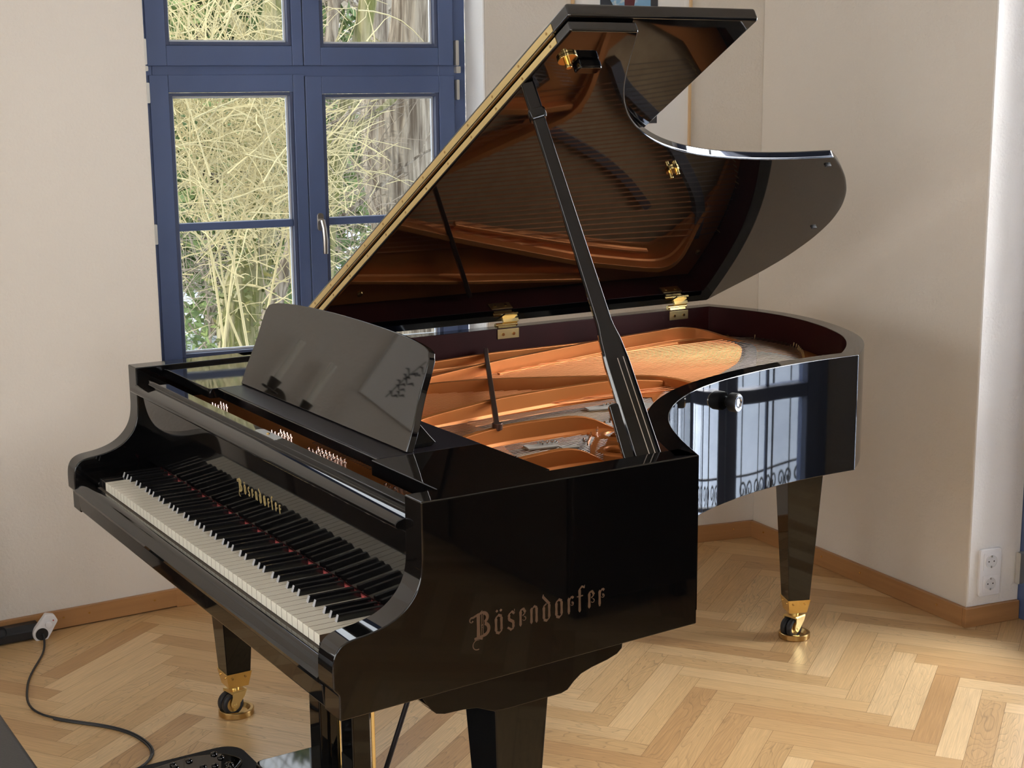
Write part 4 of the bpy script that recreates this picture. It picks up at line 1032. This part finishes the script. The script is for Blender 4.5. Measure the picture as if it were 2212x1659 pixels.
# things outside the frame that the polished surfaces mirror, some added to darken the reflections
M['bronze_dark'] = mat('blackened_bronze', (.06, .045, .03), .35, metal=.8)
sc_ = empty('wall_sconce', (-1.605, -.36, 1.10)); tag(sc_, 'two-armed candle wall lamp mirrored in the music desk', 'wall lamp')
bm = B(); lathe_dir(bm, [(0, .010), (.03, .010), (.045, .002), (.045, 0), (0, 0)], Vector((.001, 0, -.02)), Vector((1, 0, 0))); obj('wall_plate', bm, 'bronze_dark', sc_, smooth=50)
for yy in (.072, -.068):
    bm = B(); tube(bm, resample([(.01, 0, -.02), (.05, yy * .3, -.06), (.08, yy * .9, -.06), (.085, yy, -.035), (.085, yy, -.005)], .01, it=3), .005, 8)
    lathe(bm, [(.030, -.006), (.030, -.002), (.012, 0), (.016, .004), (.019, .022), (.021, .034), (0, .034)], 20, (.085, yy, 0)); ar = obj('arm', bm, 'bronze_dark', sc_, smooth=50)
    bm = B(); lathe(bm, [(.0125, .034), (.0125, .185), (.010, .187), (0, .187)], 20, (.085, yy, 0)); obj('candle_sleeve', bm, 'candle', sc_, smooth=50)
bm = B(); box(bm, -1.6045, -1.585, -1.30, -.60, 1.275, 1.95); po = obj('wall_canvas', bm, 'paper', bevel=.002); tag(po, 'white canvas with a black plant drawing mirrored in the music desk', 'canvas')
bm = B(); rb = random.Random(11)
for i in range(9):
    y = -.70 - rb.uniform(-.01, .03) - i * .004; z = 1.33 + i * .016; L_ = rb.uniform(.01, .03)
    for s in (-1, 1):
        tube(bm, [(-1.5845, y, z), (-1.584, y + s * L_ * .6, z + L_ * .6), (-1.5845, y + s * L_, z + L_ * .4)], [.001, .004, .001], 5)
tube(bm, [(-1.5845, -.69, 1.315), (-1.5845, -.71, 1.40), (-1.5845, -.745, 1.50)], .0015, 5)
obj('ink_drawing', bm, 'ink', po)
lbk = empty('added_bookcase', (-1.42, -1.9, 0)); tag(lbk, 'added low dark brown bookcase along the window wall, darkens the keybed reflection', 'bookcase')  # unseen bookcase added to darken what the keybed mirrors
bm = B(); box(bm, -.17, .17, -1.5, 1.5, .05, .70); box(bm, -.15, .15, -1.48, 1.48, 0, .05); obj('body', bm, 'darkwood', lbk, bevel=.004)
for k in range(5):
    bm = B(); y = -1.48 + k * .595; box(bm, .17, .186, y, y + .585, .08, .67); dr_ = obj('door', bm, 'darkwood', lbk, bevel=.002)
    bm = B(); tube(bm, [(.186, y + .53, .38), (.205, y + .53, .38)], .009, 10); obj('knob', bm, 'bronze', dr_)
wr = empty('added_sideboard', (3.2, 1.72, 0)); tag(wr, 'added long black cabinet on the parquet, darkens the piano cheek reflection', 'added_sideboard')  # unseen furniture added to darken what the cheek mirrors
bm = B(); box(bm, -.9, 1.3, -.25, .25, .06, .78); obj('body', bm, 'darkwood', wr, bevel=.004)
for x in (-.88, -.14, .60):
    bm = B(); box(bm, x, x + .68, -.262, -.25, .09, .75); dr_ = obj('door', bm, 'darkwood', wr, bevel=.002)
    bm = B(); tube(bm, [(x + .60, -.262, .42), (x + .60, -.28, .42)], .01, 10); obj('knob', bm, 'bronze', dr_)
for x in (-.85, 1.25):
    for y in (-.2, .2):
        bm = B(); box(bm, x - .02, x + .02, y - .02, y + .02, 0, .07); obj('leg', bm, 'darkwood', wr)

cb = empty('added_cupboard', (1.62, 2.12, 0)); tag(cb, 'added tall dark navy cupboard beside the garden door, darkens the bentside reflection', 'cupboard')  # unseen cupboard added to darken the tail end of the bentside
navy = mat('added_cupboard_navy', (.012, .017, .035), .4)
bm = B(); box(bm, -.40, .40, -.14, .14, 0, 2.1); obj('body', bm, navy, cb, bevel=.004)
for x in (-.39, .005):
    bm = B(); box(bm, x, x + .385, -.158, -.14, .05, 2.06); obj('door', bm, navy, cb, bevel=.003)
# ------------------------------------------------------------------ outside
def terrain():
    bm = B(); n = 46; rr = random.Random(2); G = {}
    for i in range(n + 1):
        for j in range(n + 1):
            x = 24 - 90 * i / n; y = -30 + 84 * j / n
            d = math.hypot(x, y); z = -.5
            if d > 4: z += .05 * math.sin(x * .9) * math.cos(y * .7)
            if x < -22 or y > 30: z += min(16, (max(0, -22 - x) + max(0, y - 30)) * .55) + .3 * math.sin(x * .5 + y * .8)
            inside = -2.6 < x < 5.6 and -5.5 < y < 3.6
            G[i, j] = bm.verts.new((x, y, z))
    for i in range(n):
        for j in range(n):
            f = bm.faces.new((G[i, j], G[i + 1, j], G[i + 1, j + 1], G[i, j + 1]))
            c = f.calc_center_median(); f.material_index = 1 if (c.x < -19 or c.y > 34) else 0
            f.normal_update()
            if f.normal.z < 0: f.normal_flip()
    me = bpy.data.meshes.new('snowy_ground'); bm.to_mesh(me); bm.free(); me.materials.append(M['snow']); me.materials.append(M['hill'])
    for p in me.polygons: p.use_smooth = True
    o = bpy.data.objects.new('snowy_ground', me); link(o); tag(o, 'snow covered garden rising to a wooded slope outside the window', 'ground', kind='structure')
terrain()
rt = random.Random(21)
def limb(bm, p, d, L_, r, depth, bend=.25, n=6, branch=3, mi=0, seg=None, up=.1):
    pts = [Vector(p)]; dv = Vector(d).normalized(); rs = [r]
    for k in range(n):
        dv = (dv + Vector((rt.uniform(-bend, bend), rt.uniform(-bend, bend), rt.uniform(-bend, bend) * .7 + up * .3))).normalized()
        pts.append(pts[-1] + dv * L_ / n); rs.append(r * (1 - .75 * (k + 1) / n))
    tube(bm, pts, rs, seg or (8 if r > .05 else 4 if r > .012 else 3), mi=mi)
    if depth > 0:
        for _ in range(branch):
            k = rt.randint(1, n - 1); q = pts[k]; dd_ = (dv + Vector((rt.uniform(-1, 1), rt.uniform(-1, 1), rt.uniform(-.3, .9)))).normalized()
            limb(bm, q, dd_, L_ * rt.uniform(.45, .7), rs[k] * .55, depth - 1, bend * 1.1, max(4, n - 1), branch, mi, up=up)
def tree(x, y, r, h, lean, m_, label, depth=2, z0=-.55, cat='tree', branch=4, group=None):
    t = empty('bare_tree', (x, y, z0)); tag(t, label, cat, group)
    bm = B(); n = 14; pts = []; rs = []
    for k in range(n + 1):
        f_ = k / n; pts.append(Vector((lean[0] * f_ + .04 * math.sin(k * 1.3), lean[1] * f_ + .04 * math.cos(k * 1.1), h * f_))); rs.append(r * (1.25 if k == 0 else 1 - .45 * f_) * (1 + .07 * math.sin(k * 2.1)))
    tube(bm, pts, rs, 14); tr = obj('trunk', bm, m_, t, smooth=60)
    bm = B()
    for i in range(branch):
        k = rt.randint(n // 3, n); limb(bm, pts[k], (rt.uniform(-1, 1), rt.uniform(-1, 1), rt.uniform(.2, 1)), h * rt.uniform(.25, .45), rs[k] * .4, depth, .3)
    obj('branches', bm, m_, t, smooth=60)
    return t
tree(-6.42, 3.92, .215, 7.5, (.05, .15, 0), 'bark', 'thickest ridged tree trunk behind the right-hand window sash', 2)
tree(-7.86, 4.58, .13, 7.0, (-.05, -.45, 0), 'bark', 'leaning ridged trunk just left of the thickest trunk in the right sash', 2)
tree(-6.28, 3.05, .075, 6.5, (.35, .95, 0), 'moss', 'slim moss-green leaning trunk at the left of the right-hand sash', 3)
tree(-6.02, 2.42, .15, 3.4, (.05, .42, 0), 'moss', 'mossy ivy-clad trunk standing in the snow behind the lower left pane', 3)
tree(-6.15, 2.62, .07, 3.2, (-.05, .75, 0), 'bark', 'slim bare stem forking beside the ivy-clad trunk', 2)
# far thin trunks
far = []
for i in range(400):
    if len(far) > 45: break
    x = -rt.uniform(14, 36); ang_ = rt.uniform(math.radians(57), math.radians(79)); d = -x / math.sin(ang_)
    y = 1.2 + (-x - 1.8) / math.tan(ang_) * 1.0
    if any(math.hypot(x - a_, y - b_) < 1.3 for a_, b_ in far): continue
    far.append((x, y)); h = rt.uniform(7, 12); r = rt.uniform(.06, .17)
    z0 = -.6 + (min(16, max(0, -22 - x) * .55))
    bm = B(); n = 8; pts = []; rs = []; lx, ly_ = rt.uniform(-.4, .4), rt.uniform(-.4, .4)
    for k in range(n + 1): f_ = k / n; pts.append((lx * f_, ly_ * f_, h * f_)); rs.append(r * (1 - .6 * f_))
    tube(bm, pts, rs, 8)
    for _ in range(7):
        k = rt.randint(2, n - 1); limb(bm, pts[k], (rt.uniform(-1, 1), rt.uniform(-1, 1), rt.uniform(.1, .9)), rt.uniform(.8, 1.8), r * .3, 1, .3, 5, 3)
    o = obj('distant_tree', bm, 'bark' if rt.random() < .7 else 'moss', smooth=60); o.location = (x, y, z0)
    tag(o, 'thin bare tree standing in the snowy wood far behind the window', 'tree', 'distant bare trees in the wood')
# twig shrubs
def shrub(x, y, z, R_, n, m_, label, sz=1.0, r0=.006, z0=-.5, ang=1.3):
    bm = B()
    for i in range(n):
        a_ = rt.uniform(0, 2 * PI); el = rt.uniform(-.2, ang); p = Vector((rt.gauss(0, R_ * .45), rt.gauss(0, R_ * .45), rt.gauss(0, R_ * .5 * sz)))
        d = Vector((math.cos(a_) * math.cos(el), math.sin(a_) * math.cos(el), math.sin(el))); L_ = rt.uniform(.25, .9) * R_; pts = [p]; n_ = 5
        sag = rt.uniform(-.25, .12)
        for k in range(n_):
            d = (d + Vector((rt.uniform(-.22, .22), rt.uniform(-.22, .22), sag + rt.uniform(-.15, .15)))).normalized(); pts.append(pts[-1] + d * L_ / n_)
        r = rt.uniform(.4, 1.25) * r0; tube(bm, pts, [r * (1 - .7 * k / n_) for k in range(n_ + 1)], 3, cap=False)
    # main stems down to the ground
    for i in range(4):
        p = Vector((rt.gauss(0, R_ * .15), rt.gauss(0, R_ * .15), z0 - z)); q = Vector((rt.gauss(0, R_ * .5), rt.gauss(0, R_ * .5), rt.uniform(-.2, .6) * R_)); m2_ = p.lerp(q, .5) + Vector((rt.uniform(-.1, .1), rt.uniform(-.1, .1), .1))
        tube(bm, [p, m2_, q], [r0 * 2.0, r0 * 1.5, r0], 5)
    o = obj('bare_shrub', bm, m_, smooth=60); o.location = (x, y, z); tag(o, label, 'shrub', None)
shrub(-5.0, 2.00, 1.45, .78, 1300, 'twig', 'dense tangle of pale yellow twigs filling the upper left pane', 1.0, .0050)
shrub(-5.3, 2.45, 1.05, .50, 420, 'twig', 'pale twig tangle arching above the ivy-clad trunk', .9, .0050)
shrub(-6.6, 3.35, 1.0, .8, 420, 'twig2', 'thin brown twigs in front of the leaning mossy trunk', 1.3, .0045)
shrub(-9.0, 5.3, .9, 1.3, 420, 'twig2', 'wide brown brushwood behind the thickest tree trunk', .9, .006)
shrub(-8.6, 3.2, .15, .8, 300, 'twig2', 'low brown brush on the snow left of the ivy-clad trunk', .5, .005)
shrub(-12.5, 6.2, .8, 2.0, 500, 'twig2', 'broad thicket of brown brush in the middle distance', .7, .009)
shrub(-14.5, 5.0, .9, 2.2, 500, 'twig', 'broad thicket of pale brush far behind the left sash', .8, .010)
# evergreens
def leaves(bm, c, R_, n, s0, s1, flat=1.0):
    for i in range(n):
        while True:
            p = Vector((rt.uniform(-1, 1), rt.uniform(-1, 1), rt.uniform(-1, 1)))
            if p.length < 1: break
        p = Vector((p.x * R_[0], p.y * R_[1], p.z * R_[2])) + Vector(c)
        a_ = Vector((rt.uniform(-1, 1), rt.uniform(-1, 1), rt.uniform(-.6, .6) * flat)).normalized(); b2 = a_.cross(Vector((rt.uniform(-1, 1), rt.uniform(-1, 1), rt.uniform(-1, 1)))).normalized()
        s = rt.uniform(s0, s1); w = s * .35
        bm.faces.new([bm.verts.new(p - a_ * s), bm.verts.new(p + b2 * w), bm.verts.new(p + a_ * s), bm.verts.new(p - b2 * w)])
def evergreen(x, y, h, r, n, label):
    t = empty('evergreen_tree', (x, y, -.55)); tag(t, label, 'tree')
    bm = B(); tube(bm, [(0, 0, 0), (0, 0, h)], [.13, .02], 10); obj('trunk', bm, 'bark', t)
    bm = B()
    for k in range(16):
        f_ = k / 15; rr = r * (1 - f_ * .8); a_ = k * 2.4; leaves(bm, (math.cos(a_) * rr * .5, math.sin(a_) * rr * .5, .4 + f_ * (h - .6)), (rr * .8, rr * .8, h / 14), n // 16, .05, .13)
    obj('foliage', bm, 'leaf', t)
evergreen(-9.8, 3.75, 5.6, 1.25, 9000, 'leftmost dark evergreen behind the pale twigs in the left sash')
evergreen(-11.9, 5.45, 6.4, 1.2, 7000, 'second evergreen, right of the first, high in the left sash')
evergreen(-15.0, 5.0, 8.0, 1.8, 6000, 'tallest evergreen standing farther back between the other two')
ivy = B(); leaves(ivy, (0, .05, 1.0), (.20, .24, 1.0), 1100, .018, .045); o = obj('ivy', ivy, 'ivy'); o.location = (-5.97, 2.45, -.35); tag(o, 'green and yellow ivy climbing the mossy trunk in the lower left pane', 'ivy', kind='stuff')
lb_ = B(); leaves(lb_, (0, 0, 0), (.55, .35, .22), 420, .02, .05); limb(lb_, (0, 0, -.4), (0, 0, 1), .6, .02, 2, .3)
o = obj('evergreen_shrub', lb_, 'leaf'); o.location = (-6.9, 2.3, -.12); tag(o, 'low green shrub on the snow at the bottom of the left pane', 'shrub')

# railing outside the garden door
rl = empty('balcony_railing', (0, 3.05, 0)); tag(rl, 'black wrought iron railing with scrolls mirrored in the bentside', 'railing')
bm = B(); bar(bm, (-.3, 0, 1.0), (2.2, 0, 1.0), .03, .02); bar(bm, (-.3, 0, .12), (2.2, 0, .12), .02, .015); bar(bm, (-.3, 0, .232), (2.2, 0, .232), .008, .008); obj('rails', bm, 'iron', rl)
bm = B()
for k in range(16):
    x = -.22 + k * .15
    for sg in (-1, 1):
        tube(bm, [(x + sg * (.066 - .052 * math.cos(th_ * .5) * 0 - (.030 - .0032 * th_) * math.cos(th_) * 1.0 - .030), 0, .175 + (.036 - .0038 * th_) * math.sin(th_)) for th_ in [u_ * .5 for u_ in range(-3, 15)]], .0055, 6)
obj('scrolls', bm, 'iron', rl, smooth=60)
for k in range(14):
    bm = B(); x = -.3 + k * .18; tube(bm, [(x, 0, .0), (x, 0, 1.0)], .011 if k % 4 == 0 else .005, 8); obj('post', bm, 'iron', rl)
bm = B(); box(bm, -.5, 2.4, 2.96, 3.4, -.3, .0); tag(obj('trim_3', bm, 'snow'), kind='structure')

# ------------------------------------------------------------------ light
world = bpy.data.worlds.new('World'); scene.world = world; world.use_nodes = True
nt = world.node_tree; nt.nodes.clear(); N = nt.nodes.new; L = nt.links.new
out_ = N('ShaderNodeOutputWorld'); bg = N('ShaderNodeBackground'); tc = N('ShaderNodeTexCoord'); sp = N('ShaderNodeSeparateXYZ'); cr = N('ShaderNodeValToRGB')
L(tc.outputs['Generated'], sp.inputs[0]); L(sp.outputs[2], cr.inputs[0]); L(cr.outputs[0], bg.inputs[0]); L(bg.outputs[0], out_.inputs[0])
e = cr.color_ramp.elements; e[0].position = 0.0; e[0].color = (.95, .97, 1.0, 1); e[1].position = .9; e[1].color = (.74, .85, 1.0, 1)
bg.inputs['Strength'].default_value = 6.0
sun = bpy.data.lights.new('sun', 'SUN'); sun.energy = 6; sun.angle = math.radians(.6); sun.color = (1, .93, .80)
so = bpy.data.objects.new('sun', sun); link(so); dv = Vector((.345, .93, -.50)).normalized(); so.rotation_euler = dv.to_track_quat('-Z', 'Y').to_euler()
def portal(name, loc, dr, sx, sy):
    l = bpy.data.lights.new(name, 'AREA'); l.shape = 'RECTANGLE'; l.size = sx; l.size_y = sy; l.cycles.is_portal = True
    o = bpy.data.objects.new(name, l); link(o); o.location = loc; o.rotation_euler = Vector(dr).to_track_quat('-Z', 'Z').to_euler()
c = W(.58, -.09); portal('portal_window', (c[0], c[1], 1.66), (WN.x, WN.y, 0), 1.15, 1.95)
c = fD((DL / 2, 1.22), -.10); portal('portal_door', c, (-.08, -1, 0), 1.55, 2.45)
portal('portal_left', (-1.96, -2.0, 1.685), (1, 0, 0), 1.0, 1.93)
for (a_, c_, z0, z1) in ADDED_RWIN: portal('portal_right', (4.93, (a_ + c_) / 2, (z0 + z1) / 2), (-1, 0, 0), c_ - a_, z1 - z0)
for x in (.4, 2.6):
    l = bpy.data.lights.new('added_fill', 'AREA'); l.shape = 'RECTANGLE'; l.size = 1.3; l.size_y = 1.7; l.energy = 34; l.color = (1, .98, .95)  # fill lamps added outside the back windows to brighten the room
    o = bpy.data.objects.new('added_fill', l); link(o); o.location = (x, -4.32, 1.65); o.rotation_euler = Vector((0, 1, 0)).to_track_quat('-Z', 'Z').to_euler()
l = bpy.data.lights.new('added_fill', 'AREA'); l.shape = 'RECTANGLE'; l.size = 1.5; l.size_y = 2.2; l.energy = 150; l.color = (1, .985, .96)  # fill lamp added outside the garden door, brightens floor and wall
o = bpy.data.objects.new('added_fill', l); link(o); o.location = (.75, 3.9, 1.75); o.rotation_euler = Vector((-.08, -1, -.45)).to_track_quat('-Z', 'Z').to_euler()
if False: portal('portal_right', (4.93, (a_ + c_) / 2, (z0 + z1) / 2), (-1, 0, 0), c_ - a_, z1 - z0)

vs = scene.view_settings; vs.view_transform = 'Standard'; vs.look = 'None'; vs.gamma = 1; vs.use_curve_mapping = False; vs.exposure = .72
scene.cycles.use_denoising = True
scene.cycles.max_bounces = 12; scene.cycles.diffuse_bounces = 8; scene.cycles.glossy_bounces = 6; scene.cycles.transparent_max_bounces = 16
scene.cycles.sample_clamp_indirect = 8
